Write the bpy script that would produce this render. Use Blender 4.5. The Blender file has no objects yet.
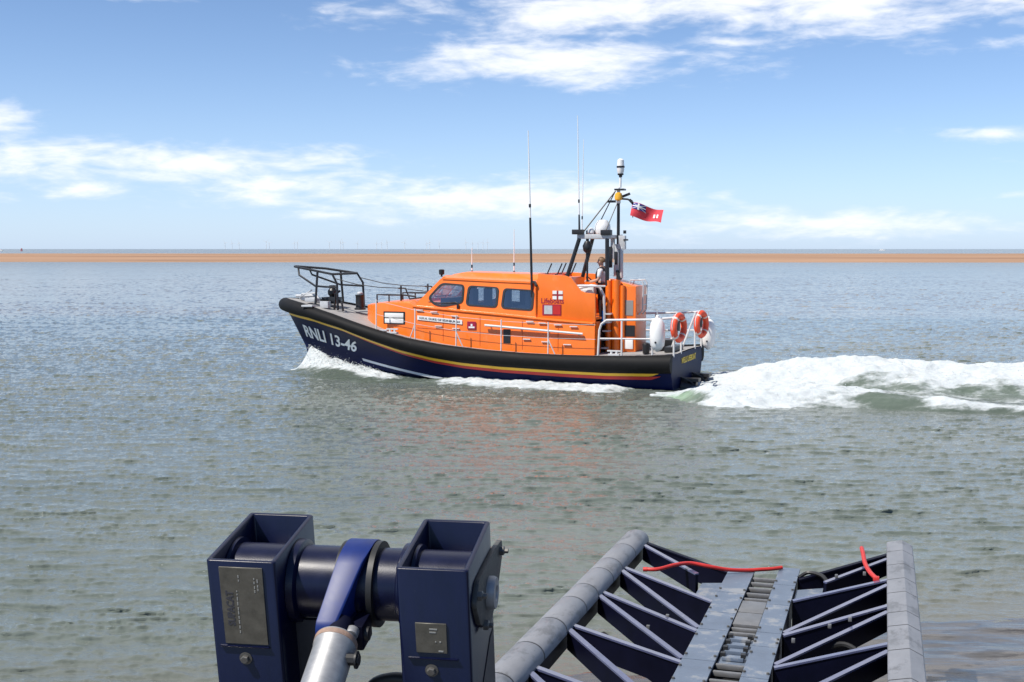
import bpy, bmesh, math, random
import numpy as np
from mathutils import Vector, Matrix

random.seed(7)
RNG = np.random.default_rng(11)
SC = bpy.context.scene
COL = SC.collection
rad = math.radians

# ------------------------------------------------------------------ helpers
def mk_nodes(m):
    m.use_nodes = True
    nt = m.node_tree
    nt.nodes.clear()
    return nt, nt.nodes, nt.links

def pm(name, col, rough=.5, metal=0., spec=.5, var=.12, vscale=3., bump=0., bscale=40., coat=0.,
       dirt=None, dscale=6., dthr=.62, emit=None, stretch=(1, 1, 1), rvar=.08):
    m = bpy.data.materials.new(name)
    nt, N, L = mk_nodes(m)
    out = N.new('ShaderNodeOutputMaterial')
    p = N.new('ShaderNodeBsdfPrincipled')
    L.new(p.outputs[0], out.inputs[0])
    tc = N.new('ShaderNodeTexCoord')
    mp = N.new('ShaderNodeMapping'); mp.inputs['Scale'].default_value = stretch
    L.new(tc.outputs['Object'], mp.inputs[0])
    nz = N.new('ShaderNodeTexNoise'); nz.inputs['Scale'].default_value = vscale
    nz.inputs['Detail'].default_value = 6; nz.inputs['Roughness'].default_value = .65
    L.new(mp.outputs[0], nz.inputs['Vector'])
    mx = N.new('ShaderNodeMix'); mx.data_type = 'RGBA'
    a = [max(0, c*(1-var)) for c in col]; b = [min(1, c*(1+var)) for c in col]
    mx.inputs[6].default_value = (*a, 1); mx.inputs[7].default_value = (*b, 1)
    mr = N.new('ShaderNodeMapRange'); mr.inputs[1].default_value = .3; mr.inputs[2].default_value = .7
    L.new(nz.outputs['Fac'], mr.inputs[0]); L.new(mr.outputs[0], mx.inputs[0])
    colout = mx.outputs[2]
    if dirt:
        n2 = N.new('ShaderNodeTexNoise'); n2.inputs['Scale'].default_value = dscale
        n2.inputs['Detail'].default_value = 8; n2.inputs['Roughness'].default_value = .7
        L.new(mp.outputs[0], n2.inputs['Vector'])
        r2 = N.new('ShaderNodeMapRange'); r2.inputs[1].default_value = dthr; r2.inputs[2].default_value = dthr+.08
        L.new(n2.outputs['Fac'], r2.inputs[0])
        m2 = N.new('ShaderNodeMix'); m2.data_type = 'RGBA'
        L.new(r2.outputs[0], m2.inputs[0]); L.new(colout, m2.inputs[6]); m2.inputs[7].default_value = (*dirt, 1)
        colout = m2.outputs[2]
    L.new(colout, p.inputs['Base Color'])
    rr = N.new('ShaderNodeMapRange'); rr.inputs[3].default_value = max(.02, rough-rvar); rr.inputs[4].default_value = min(1, rough+rvar)
    L.new(nz.outputs['Fac'], rr.inputs[0]); L.new(rr.outputs[0], p.inputs['Roughness'])
    p.inputs['Metallic'].default_value = metal
    p.inputs['Specular IOR Level'].default_value = spec
    p.inputs['Coat Weight'].default_value = coat
    p.inputs['Coat Roughness'].default_value = .08
    if bump:
        nb = N.new('ShaderNodeTexNoise'); nb.inputs['Scale'].default_value = bscale; nb.inputs['Detail'].default_value = 5
        L.new(mp.outputs[0], nb.inputs['Vector'])
        bp = N.new('ShaderNodeBump'); bp.inputs['Strength'].default_value = bump; bp.inputs['Distance'].default_value = .01
        L.new(nb.outputs['Fac'], bp.inputs['Height']); L.new(bp.outputs[0], p.inputs['Normal'])
    return m

class MB:
    def __init__(s): s.v = []; s.f = []
    def add(s, vs, fs):
        o = len(s.v); s.v += [tuple(float(c) for c in q) for q in vs]; s.f += [tuple(i+o for i in q) for q in fs]; return s
    def box(s, c, d, M=None):
        x, y, z = [k/2 for k in d]
        vs = [Vector((sx*x, sy*y, sz*z)) for sz in (-1, 1) for sy in (-1, 1) for sx in (-1, 1)]
        if M is not None: vs = [M @ q for q in vs]
        c = Vector(c); vs = [q+c for q in vs]
        return s.add(vs, [(0, 2, 3, 1), (4, 5, 7, 6), (0, 1, 5, 4), (2, 6, 7, 3), (0, 4, 6, 2), (1, 3, 7, 5)])
    def hexa(s, b, t):           # bottom quad, top quad (counter-clockwise from above)
        return s.add(list(b)+list(t), [(3, 2, 1, 0), (4, 5, 6, 7), (0, 1, 5, 4), (1, 2, 6, 5), (2, 3, 7, 6), (3, 0, 4, 7)])
    def prism(s, poly, vec):
        n = len(poly); vec = Vector(vec); P = [Vector(q) for q in poly]
        vs = P+[q+vec for q in P]
        fs = [tuple(reversed(range(n))), tuple(range(n, 2*n))]+[(i, (i+1) % n, (i+1) % n+n, i+n) for i in range(n)]
        return s.add(vs, fs)
    def grid(s, rows, closeu=False, flip=False):
        n = len(rows); m = len(rows[0]); vs = [q for r in rows for q in r]; fs = []
        for i in range(n-1):
            for j in range(m if closeu else m-1):
                k = (j+1) % m
                q = (i*m+j, i*m+k, (i+1)*m+k, (i+1)*m+j)
                fs.append(q[::-1] if flip else q)
        return s.add(vs, fs)
    def tube(s, pts, r, seg=8, closed=False, cap=True, radii=None):
        P = [Vector(q) for q in pts]; n = len(P)
        T = []
        for i in range(n):
            a = P[(i-1) % n] if closed or i > 0 else P[i]; b = P[(i+1) % n] if closed or i < n-1 else P[i]
            t = (b-a); T.append(t.normalized() if t.length > 1e-9 else Vector((0, 0, 1)))
        u = T[0].orthogonal().normalized(); rows = []
        for i in range(n):
            u = (u-T[i]*u.dot(T[i]));
            u = u.normalized() if u.length > 1e-6 else T[i].orthogonal().normalized()
            w = T[i].cross(u)
            rr = radii[i] if radii else r
            rows.append([P[i]+(u*math.cos(a)+w*math.sin(a))*rr for a in [2*math.pi*k/seg for k in range(seg)]])
        if closed: rows.append(rows[0])
        o = len(s.v); s.grid(rows, closeu=True, flip=False)
        if cap and not closed:
            s.f.append(tuple(o+k for k in reversed(range(seg)))); s.f.append(tuple(o+(n-1)*seg+k for k in range(seg)))
        return s
    def cyl(s, p0, p1, r0, r1=None, seg=16):
        return s.tube([p0, p1], r0, seg, radii=[r0, r0 if r1 is None else r1])
    def lathe(s, prof, o=(0, 0, 0), ax=(0, 0, 1), seg=20):
        o = Vector(o); ax = Vector(ax).normalized()
        return s.tube([o+ax*z for r, z in prof], 0, seg, radii=[max(r, 1e-4) for r, z in prof]) if False else s._lathe(prof, o, ax, seg)
    def _lathe(s, prof, o, ax, seg):
        u = ax.orthogonal().normalized(); w = ax.cross(u)
        rows = [[o+ax*z+(u*math.cos(2*math.pi*k/seg)+w*math.sin(2*math.pi*k/seg))*max(r, 1e-4) for k in range(seg)] for r, z in prof]
        b = len(s.v); s.grid(rows, closeu=True)
        s.f.append(tuple(b+k for k in reversed(range(seg)))); e = b+(len(rows)-1)*seg
        s.f.append(tuple(e+k for k in range(seg)))
        return s
    def pieces(s, gap=.012):
        n = len(s.v); par = list(range(n))
        def find(a):
            while par[a] != a: par[a] = par[par[a]]; a = par[a]
            return a
        for f in s.f:
            r = find(f[0])
            for i in f[1:]: par[find(i)] = r
        groups = {}
        for i in range(n): groups.setdefault(find(i), []).append(i)
        cl = []
        for g in groups.values():
            lo = [min(s.v[i][k] for i in g)-gap for k in range(3)]; hi = [max(s.v[i][k] for i in g)+gap for k in range(3)]
            cl.append([set(g), lo, hi])
        merged = True
        while merged:
            merged = False; out = []
            while cl:
                a = cl.pop()
                for b in out:
                    if all(a[1][k] <= b[2][k] and b[1][k] <= a[2][k] for k in range(3)):
                        b[0] |= a[0]; b[1] = [min(p, q) for p, q in zip(a[1], b[1])]; b[2] = [max(p, q) for p, q in zip(a[2], b[2])]; merged = True; break
                else: out.append(a)
            cl = out
        res = []
        for g, lo, hi in cl:
            idx = sorted(g); mp = {v: i for i, v in enumerate(idx)}; m = MB(); m.v = [s.v[i] for i in idx]
            m.f = [tuple(mp[i] for i in f) for f in s.f if f[0] in g]; res.append(m)
        return res
    def build(s, name, mat, parent=None, bevel=0, sharp=38, smooth=True, seg=2, split=True):
        if split and parent is not None and len(s.v) < 6000:
            ps = s.pieces()
            if len(ps) > 1: return [p.build(name, mat, parent, bevel, sharp, smooth, seg, False) for p in ps][0]
        me = bpy.data.meshes.new(name); me.from_pydata(s.v, [], s.f); me.validate()
        bm = bmesh.new(); bm.from_mesh(me)
        bmesh.ops.recalc_face_normals(bm, faces=bm.faces)
        if bevel:
            ed = [e for e in bm.edges if len(e.link_faces) == 2 and e.calc_face_angle(0) > rad(30)]
            bmesh.ops.bevel(bm, geom=ed, offset=bevel, segments=seg, affect='EDGES', profile=.6, clamp_overlap=True)
        bm.to_mesh(me); bm.free()
        if smooth:
            me.polygons.foreach_set('use_smooth', [True]*len(me.polygons)); me.set_sharp_from_angle(angle=rad(sharp))
        me.materials.append(mat)
        o = bpy.data.objects.new(name, me); COL.objects.link(o)
        if parent is not None: o.parent = parent
        return o

def tag(o, label=None, cat=None, group=None, kind=None):
    if label: o['label'] = label
    if cat: o['category'] = cat
    if group: o['group'] = group
    if kind: o['kind'] = kind
    return o

def thing(name, label, cat, M=None, group=None):
    o = bpy.data.objects.new(name, None); COL.objects.link(o); o.empty_display_size = .2
    if M is not None: o.matrix_world = M
    return tag(o, label, cat, group)

def copy_tree(o, parent=None):
    c = o.copy(); COL.objects.link(c); c.parent = parent
    for ch in o.children: copy_tree(ch, c)
    return c

def from_np(name, V, Fq, mat, attrs=None, smooth=True):
    me = bpy.data.meshes.new(name); n = len(V); m = len(Fq)
    me.vertices.add(n); me.vertices.foreach_set('co', np.ascontiguousarray(V, dtype=np.float32).ravel())
    me.loops.add(m*4); me.loops.foreach_set('vertex_index', np.ascontiguousarray(Fq, dtype=np.int32).ravel())
    me.polygons.add(m); me.polygons.foreach_set('loop_start', np.arange(0, m*4, 4, dtype=np.int32))
    me.update(calc_edges=True)
    if smooth: me.polygons.foreach_set('use_smooth', np.ones(m, dtype=bool))
    for k, a in (attrs or {}).items():
        at = me.attributes.new(k, 'FLOAT', 'POINT'); at.data.foreach_set('value', np.ascontiguousarray(a, dtype=np.float32).ravel())
    me.materials.append(mat)
    o = bpy.data.objects.new(name, me); COL.objects.link(o); return o

def quads(nr, nc, close=False):
    i = np.arange(nr-1)[:, None]; j = np.arange(nc if close else nc-1)[None, :]; k = (j+1) % nc
    return np.stack([i*nc+j, i*nc+k, (i+1)*nc+k, (i+1)*nc+j], -1).reshape(-1, 4)

def smooth_path(pts, n=6):
    P = [Vector(p) for p in pts]; out = []
    for i in range(len(P)-1):
        p0 = P[max(0, i-1)]; p1 = P[i]; p2 = P[i+1]; p3 = P[min(len(P)-1, i+2)]
        for k in range(n):
            t = k/n; out.append(.5*((2*p1)+(p2-p0)*t+(2*p0-5*p1+4*p2-p3)*t*t+(3*p1-p0-3*p2+p3)*t**3))
    return out+[P[-1]]

def interp(tab, x):
    return float(np.interp(x, [t[0] for t in tab], [t[1] for t in tab]))

_lat = {}
def vnoise(x, y, seed=0):
    if seed not in _lat: _lat[seed] = np.random.default_rng(seed).random((256, 256))
    g = _lat[seed]; xi = np.floor(x).astype(int); yi = np.floor(y).astype(int); fx = x-xi; fy = y-yi
    fx = fx*fx*(3-2*fx); fy = fy*fy*(3-2*fy)
    a = g[xi % 256, yi % 256]; b = g[(xi+1) % 256, yi % 256]; c = g[xi % 256, (yi+1) % 256]; d = g[(xi+1) % 256, (yi+1) % 256]
    return (a*(1-fx)+b*fx)*(1-fy)+(c*(1-fx)+d*fx)*fy
def fbm(x, y, seed=0, o=4, gain=.5):
    s = 0; a = 1; t = 0
    for k in range(o):
        s = s+a*vnoise(x*2**k+17.3*k, y*2**k+9.1*k, seed+k); t += a; a *= gain
    return s/t

# ------------------------------------------------------------------ camera, render, world
CH = 4.1
cam = bpy.data.cameras.new('camera'); cam.lens = 36*1200/1024; cam.sensor_width = 36
cam.clip_start = .05; cam.clip_end = 200000
co = bpy.data.objects.new('camera', cam); COL.objects.link(co)
co.location = (0, 0, CH); co.rotation_euler = (rad(90)-math.atan(92/1200), 0, 0)
SC.camera = co
SC.view_settings.view_transform = 'Standard'; SC.view_settings.look = 'None'
SC.view_settings.exposure = EXPO = 0.6; SC.view_settings.gamma = 1
SC.cycles.sample_clamp_direct = 8; SC.cycles.sample_clamp_indirect = 4; SC.cycles.max_bounces = 8; SC.cycles.use_denoising = True

SUN_AZ, SUN_EL = rad(-121), rad(55)
sd = Vector((math.sin(SUN_AZ)*math.cos(SUN_EL), math.cos(SUN_AZ)*math.cos(SUN_EL), math.sin(SUN_EL)))
sl = bpy.data.lights.new('sun', 'SUN'); sl.energy = 3.9; sl.angle = rad(.5); sl.color = (1, .95, .87)
so = bpy.data.objects.new('sun', sl); COL.objects.link(so); so.rotation_euler = sd.to_track_quat('Z', 'Y').to_euler()
so.location = (-30, -10, 40)

W = bpy.data.worlds.new('World'); SC.world = W
nt, N, L = mk_nodes(W)
wo = N.new('ShaderNodeOutputWorld'); bg = N.new('ShaderNodeBackground'); L.new(bg.outputs[0], wo.inputs[0])
sky = N.new('ShaderNodeTexSky'); sky.sky_type = 'NISHITA'; sky.sun_disc = False
sky.sun_elevation = SUN_EL; sky.sun_rotation = SUN_AZ; sky.altitude = 0; sky.air_density = .6; sky.dust_density = .03; sky.ozone_density = 3.2
SKY = .1
bg.inputs[1].default_value = SKY
def M_(op, a, b=None, c=None):
    n = N.new('ShaderNodeMath'); n.operation = op
    for i, v in enumerate((a, b, c)):
        if v is None: continue
        if isinstance(v, (int, float)): n.inputs[i].default_value = v
        else: L.new(v, n.inputs[i])
    return n.outputs[0]
tc = N.new('ShaderNodeTexCoord'); sx = N.new('ShaderNodeSeparateXYZ'); L.new(tc.outputs['Generated'], sx.inputs[0])
az = M_('ARCTAN2', sx.outputs[0], sx.outputs[1]); el = M_('ARCSINE', sx.outputs[2])
cb = N.new('ShaderNodeCombineXYZ'); L.new(az, cb.inputs[0]); L.new(M_('MULTIPLY', el, 3.6), cb.inputs[1])
def wnoise(scale, detail, rough, dist=0.):
    n = N.new('ShaderNodeTexNoise'); n.inputs['Scale'].default_value = scale; n.inputs['Detail'].default_value = detail
    n.inputs['Roughness'].default_value = rough; n.inputs['Distortion'].default_value = dist
    L.new(cb.outputs[0], n.inputs['Vector']); return n.outputs['Fac']
n1 = wnoise(12, 9, .58, .5); n2 = wnoise(42, 6, .55, .3); n0 = wnoise(5, 5, .55, .4)
nn = M_('ADD', M_('MULTIPLY', M_('SUBTRACT', n1, .5), 2.6), M_('MULTIPLY', M_('SUBTRACT', n2, .5), 1.1))
# clouds: azimuth (rad), elevation (rad), half width, half height, density, wispiness
CL = [
 (-.43, .062, .11, .016, .95), (-.27, .068, .15, .018, 1.0), (-.185, .052, .12, .020, .9), (-.34, .046, .13, .016, .75), (-.12, .050, .08, .014, .8),
 (-.06, .040, .12, .019, .98), (.04, .042, .12, .020, 1.0), (.13, .037, .12, .015, .65), (-.415, .097, .038, .013, 1.1),
 (.10, .193, .24, .030, .95), (.04, .152, .15, .022, 1.0), (.16, .165, .12, .012, .8), (.25, .200, .24, .036, 1.0), (.40, .205, .16, .036, 1.02),
 (.40, .155, .16, .012, .75), (.24, .152, .08, .008, .55), (-.32, .203, .07, .009, 1.15), (.24, .020, .20, .016, .9), (-.15, .028, .10, .010, .7),
 (.37, .088, .07, .010, .80), (.42, .040, .07, .008, .75), (.13, .006, .10, .010, .35), (-.10, .112, .14, .010, .30),
 (-.05, .195, .10, .016, .55), (.36, .020, .10, .012, .5), (.33,.055,.12,.007,.35),
 (-.8, .2, .25, .05, .8), (.8, .22, .3, .06, .9), (.7, .07, .25, .03, .9), (-.75, .06, .25, .025, .9), (1.5, .25, .4, .08, .9),
 (-1.6, .1, .5, .04, .8), (2.3, .12, .5, .05, .9), (-2.4, .3, .5, .1, .8), (-.1, .46, .55, .10, 1.25), (.5, .36, .5, .09, 1.2), (-.55, .36, .35, .06, .8), (.1, .72, .8, .14, 1.2), (-.8, .6, .5, .12, .9), (.2, 1.05, 1.2, .2, .95), (3.0, .4, .4, .1, .8), (.9,.6,.4,.1,.6), (-1.,.7,.4,.1,.5)]  # includes unseen high clouds added overhead to brighten reflections in the near water
acc = None
cv = N.new('ShaderNodeCombineXYZ'); L.new(az, cv.inputs[0]); L.new(el, cv.inputs[1])
for a0, e0, wa, we, dn in CL:
    mp = N.new('ShaderNodeMapping'); mp.inputs['Scale'].default_value = (1/wa, 1/we, 0); mp.inputs['Location'].default_value = (-a0/wa, -e0/we, 0)
    L.new(cv.outputs[0], mp.inputs[0])
    ln = N.new('ShaderNodeVectorMath'); ln.operation = 'LENGTH'; L.new(mp.outputs[0], ln.inputs[0])
    g = M_('MULTIPLY_ADD', ln.outputs['Value'], -.48, dn)
    acc = g if acc is None else M_('MAXIMUM', acc, g)
acc = M_('MAXIMUM', acc, 0.)
body = M_('ADD', acc, M_('MULTIPLY', nn, .46))
mr = N.new('ShaderNodeMapRange'); mr.interpolation_type = 'SMOOTHSTEP'; mr.inputs[1].default_value = .42; mr.inputs[2].default_value = .98
L.new(body, mr.inputs[0])
gate = N.new('ShaderNodeMapRange'); gate.inputs[1].default_value = .08; gate.inputs[2].default_value = .35; L.new(acc, gate.inputs[0])
mask = M_('MULTIPLY', M_('MULTIPLY', mr.outputs[0], gate.outputs[0]), .84)
# sky colour and cloud colour (cloud radiance divided by the background strength)
shade = N.new('ShaderNodeMix'); shade.data_type = 'RGBA'
shade.inputs[6].default_value = (6.6, 6.9, 7.5, 1); shade.inputs[7].default_value = (8.7, 8.5, 8.3, 1)
cs = N.new('ShaderNodeMapRange'); cs.inputs[1].default_value = .5; cs.inputs[2].default_value = 1.5; L.new(body, cs.inputs[0]); L.new(cs.outputs[0], shade.inputs[0])
mix = N.new('ShaderNodeMix'); mix.data_type = 'RGBA'
hz = N.new('ShaderNodeMix'); hz.data_type = 'RGBA'           # pale marine haze in the lowest degrees of the sky
L.new(M_('MULTIPLY', M_('EXPONENT', M_('MULTIPLY', M_('MAXIMUM', el, 0.), -12.)), .9), hz.inputs[0])
hs = N.new('ShaderNodeHueSaturation'); hs.inputs['Saturation'].default_value = 1.05; hs.inputs['Value'].default_value = 1.05; L.new(sky.outputs[0], hs.inputs['Color'])
L.new(hs.outputs[0], hz.inputs[6]); hz.inputs[7].default_value = (3.75, 4.65, 6.0, 1)
L.new(mask, mix.inputs[0]); L.new(hz.outputs[2], mix.inputs[6]); L.new(shade.outputs[2], mix.inputs[7])
L.new(mix.outputs[2], bg.inputs[0])
# ------------------------------------------------------------------ the sea
def wave_tile(n, Lm, lmin, lpk, rms, wdir, seed, spread=2., floor=.12):
    r = np.random.default_rng(seed)
    k = np.fft.fftfreq(n, Lm/n)*2*np.pi; kx, ky = np.meshgrid(k, k, indexing='ij'); kk = np.sqrt(kx**2+ky**2); kk[0, 0] = 1
    kp = 2*np.pi/lpk; P = kk**-3.6*np.exp(-1.25*(kp/kk)**2)
    P *= floor+np.abs((kx*math.cos(wdir)+ky*math.sin(wdir))/kk)**spread
    P *= np.exp(-(kk*lmin/(2*np.pi))**2*1.0); P[0, 0] = 0
    H = np.sqrt(P)*np.exp(2j*np.pi*r.random((n, n)))
    h = np.fft.ifft2(H); sc = rms/np.std(h.real)
    dx = np.fft.ifft2(H*-1j*kx/kk); dy = np.fft.ifft2(H*-1j*ky/kk)
    return (h.real*sc).astype(np.float32), (dx.real*sc).astype(np.float32), (dy.real*sc).astype(np.float32), n, Lm
TA = wave_tile(1024, 37., .10, .95, .0125, rad(87), 3, 5., .04)
TB = wave_tile(512, 8.3, .05, .30, .0042, rad(95), 5, 1.2, .15)
def samp(T, x, y, ang):
    n, Lm = T[3], T[4]; c, s = math.cos(ang), math.sin(ang)
    u = (x*c+y*s)/Lm*n; v = (-x*s+y*c)/Lm*n
    ui = np.floor(u).astype(int); vi = np.floor(v).astype(int); fu = u-ui; fv = v-vi
    out = []
    for A in T[:3]:
        out.append((A[ui % n, vi % n]*(1-fu)+A[(ui+1) % n, vi % n]*fu)*(1-fv)+(A[ui % n, (vi+1) % n]*(1-fu)+A[(ui+1) % n, (vi+1) % n]*fu)*fv)
    h, dx, dy = out
    return h, dx*c-dy*s, dx*s+dy*c
def shore_y(x):
    x = np.asarray(x, dtype=float)
    return 11.3+.36*np.clip(x, -20, 20)+.5*(fbm(x*.35+40, x*0+3.3, 31)-.5)*2
def waves(x, y):
    """mostly quiet rippled water with sparse short steep wavelets leaning towards the shore"""
    r = np.hypot(x, y)
    gust = np.clip(.38+.70*fbm(x*.05+50, y*.11+20, 77, 3)+.6*np.clip(fbm(x*.3+5, y*.7+8, 79, 3)-.45, 0, 1)*2, .2, 1.1)
    dep = np.clip((y-shore_y(x))/1.6, .25, 1)
    A = gust*dep*np.clip(1-(r-190)/230, 0, 1)
    near = 1.12+.22*np.clip((r-14)/10, 0, 1)
    h1, a1, b1 = samp(TA, x*1.05, y*1.7, .07); h2, a2, b2 = samp(TB, x, y, -.2); h0, a0, b0 = samp(TA, x*.6+21, y*.95+4, -.05); h3, a3, b3 = samp(TA, x*.42+7, y*.42+3, -.2); h4, a4, b4 = samp(TA, x*1.9+3, y*2.9+11, -.12)
    q = h1/.0125+.55*h3/.0125+.6*h4/.0125
    crest = np.log1p(np.exp(3.*(q-.9)))/3.*.0125                    # only the higher crests stand up
    fine = np.clip(1-(r-30)/60, 0.15, 1)*np.clip(1.3-r/190, 0, 1)
    base = .0080*1.5*np.tanh((h1/.0125+.5*h4/.0125)/1.5)
    h = A*near*(.54*crest+base+.34*h3+.62*np.clip((40-r)/22, .3, 1)*h0+.85*fine*h2)
    return h, A*.2*a1, A*.2*b1-(2.8+.5*np.clip((r-13)/8, 0, 1))*A*near*(base+.4*crest)-2.2*A*near*.62*np.clip((40-r)/22, .3, 1)*h0
def water_material():
    m = bpy.data.materials.new('sea_water'); nt, N, L = mk_nodes(m)
    out = N.new('ShaderNodeOutputMaterial'); p = N.new('ShaderNodeBsdfPrincipled'); L.new(p.outputs[0], out.inputs[0])
    geo = N.new('ShaderNodeNewGeometry')
    at = N.new('ShaderNodeAttribute'); at.attribute_name = 'shallow'
    fa = N.new('ShaderNodeAttribute'); fa.attribute_name = 'far'
    mp = N.new('ShaderNodeMapping'); mp.inputs['Scale'].default_value = (.05, .11, 1); L.new(geo.outputs['Position'], mp.inputs[0])
    nz = N.new('ShaderNodeTexNoise'); nz.inputs['Scale'].default_value = 1; nz.inputs['Detail'].default_value = 4; L.new(mp.outputs[0], nz.inputs['Vector'])
    r0 = N.new('ShaderNodeMapRange'); r0.inputs[1].default_value = .35; r0.inputs[2].default_value = .65; L.new(nz.outputs[0], r0.inputs[0])
    c0 = N.new('ShaderNodeMix'); c0.data_type = 'RGBA'; L.new(r0.outputs[0], c0.inputs[0])
    c0.inputs[6].default_value = (.098, .118, .103, 1); c0.inputs[7].default_value = (.135, .154, .134, 1)
    c1 = N.new('ShaderNodeMix'); c1.data_type = 'RGBA'; L.new(at.outputs['Fac'], c1.inputs[0]); L.new(c0.outputs[2], c1.inputs[6]); c1.inputs[7].default_value = (.125, .125, .102, 1)
    sa = N.new('ShaderNodeAttribute'); sa.attribute_name = 'silt'
    c2 = N.new('ShaderNodeMix'); c2.data_type = 'RGBA'; L.new(sa.outputs['Fac'], c2.inputs[0]); L.new(c1.outputs[2], c2.inputs[6]); c2.inputs[7].default_value = (.19, .175, .14, 1)
    L.new(c2.outputs[2], p.inputs['Base Color'])
    p.inputs['IOR'].default_value = 1.33
    rr = N.new('ShaderNodeMapRange'); rr.inputs[3].default_value = .03; rr.inputs[4].default_value = .22; L.new(fa.outputs['Fac'], rr.inputs[0]); L.new(rr.outputs[0], p.inputs['Roughness'])
    m2 = N.new('ShaderNodeMapping'); m2.inputs['Scale'].default_value = (10., 13., 4); m2.inputs['Rotation'].default_value = (0, 0, .2); L.new(geo.outputs['Position'], m2.inputs[0])
    nb = N.new('ShaderNodeTexNoise'); nb.inputs['Scale'].default_value = 1; nb.inputs['Detail'].default_value = 5; nb.inputs['Roughness'].default_value = .6; nb.inputs['Distortion'].default_value = .5; L.new(m2.outputs[0], nb.inputs['Vector'])
    m3 = N.new('ShaderNodeMapping'); m3.inputs['Scale'].default_value = (.35, .8, 1); L.new(geo.outputs['Position'], m3.inputs[0])
    nf = N.new('ShaderNodeTexNoise'); nf.inputs['Scale'].default_value = 1; nf.inputs['Detail'].default_value = 5; L.new(m3.outputs[0], nf.inputs['Vector'])
    b1 = N.new('ShaderNodeBump'); b1.inputs['Strength'].default_value = .6; b1.inputs['Distance'].default_value = .022; L.new(nb.outputs[0], b1.inputs['Height'])
    b2 = N.new('ShaderNodeBump'); b2.inputs['Distance'].default_value = .14; L.new(nf.outputs[0], b2.inputs['Height']); L.new(fa.outputs['Fac'], b2.inputs['Strength']); L.new(b1.outputs[0], b2.inputs['Normal'])
    L.new(b2.outputs[0], p.inputs['Normal'])
    return m
M_WATER = water_material()

th = np.concatenate([np.linspace(-180, -34, 50)[:-1], np.arange(-34, 34, .075), np.linspace(34, 180, 50)[:-1]])
th = np.radians(th)
rr = 7*1.0036**np.arange(0, 1075)
rr = np.concatenate([rr, rr[-1]*1.02**np.arange(1, 30)])
rr = np.concatenate([rr, rr[-1]*1.18**np.arange(1, 34)])
Rg, Tg = np.meshgrid(rr, th, indexing='ij')
X = Rg*np.sin(Tg); Y = Rg*np.cos(Tg)
h, dx, dy = waves(X, Y)
ok = (Rg < 420) & (np.abs(Tg) < rad(40)); h = h*ok; dx = dx*ok; dy = dy*ok
V = np.stack([X+dx, Y+dy, h], -1).reshape(-1, 3)
shal = np.clip(1-(Y-shore_y(X))/3.2, 0, 1)**1.6*(.75+.5*fbm(X*.5, Y*.8, 91))*(np.abs(X) < 60)
far = np.clip((Rg-60)/300, 0, 1)**.8
e_ = Y+6*(fbm(X*.03, X*0+2., 93, 3)-.5)+.06*X
silt = np.clip((e_-70)/5, 0, 1)*np.clip(1-(Y-150)/160, 0.6, 1)*(.75+.5*(fbm(X*.02, Y*.05, 95, 3)-.3))
sea = from_np('sea', V, quads(len(rr), len(th), True), M_WATER, {'shallow': np.clip(shal, 0, 1), 'far': far, 'silt': np.clip(silt, 0, 1)})
tag(sea, kind='structure')

# wet beach by the slipway, running down under the water
M_BEACH = pm('wet_sand', (.075, .066, .056), rough=.14, var=.45, vscale=1.1, bump=.5, bscale=9, dirt=(.032, .026, .020), dscale=2.6, dthr=.5, rvar=.12, stretch=(.55, 1.6, 1))
xs = np.concatenate([np.linspace(-60, -9, 40)[:-1], np.linspace(-9, 14, 330), np.linspace(14, 60, 40)[1:]]); ys = np.concatenate([np.linspace(-25, 4, 30)[:-1], np.linspace(4, 20, 260), np.linspace(20, 40, 12)[1:]])
Yb, Xb = np.meshgrid(ys, xs, indexing='ij')
dd = shore_y(Xb)-Yb
Zb = np.where(dd > 0, .055*dd, .13*dd)+.06*(fbm(Xb*.8, Yb*2.2, 12)-.5)+.034*(fbm(Xb*2.6, Yb*8, 15, 5)-.5)
Zb = np.minimum(Zb, .9)
beach = from_np('beach', np.stack([Xb, Yb, Zb], -1).reshape(-1, 3), quads(len(ys), len(xs)), M_BEACH); tag(beach, kind='structure')
def beach_z(x, y):
    return float(min(.9, .055*(11.3+.36*x-y))) if y < 11.3+.36*x else -.2

# the far sandbank
M_BANK = pm('dry_sand', (.36, .215, .13), rough=.9, var=.2, vscale=.02, spec=.2, bump=.0, dirt=(.25, .14, .08), dscale=.006, dthr=.5, stretch=(.25, 1, 1))
xs = np.linspace(-2600, 2600, 700); ts = np.linspace(0, 1, 60)
Tb, Xb = np.meshgrid(ts, xs, indexing='ij')
near = 368+46*(fbm(Xb*.008+9, Xb*0, 41, 4)-.5)-np.clip(Xb-20, 0, 400)*.05
far_ = 1150+260*(fbm(Xb*.002+3, Xb*0+5, 44, 3)-.5)-np.clip(-Xb-150, 0, 900)*.15
Yb = near+(far_-near)*Tb**1.5
Zb = -.15+.68*np.clip(Tb*9, 0, 1)**.7*np.clip((1-Tb)*6, 0, 1)+.34*(fbm(Xb*.012, Yb*.006, 46)-.5)*np.clip(Tb*4, 0, 1)
bank = from_np('sandbank', np.stack([Xb, Yb, Zb], -1).reshape(-1, 3), quads(len(ts), len(xs)), M_BANK); tag(bank, kind='structure')
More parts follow.
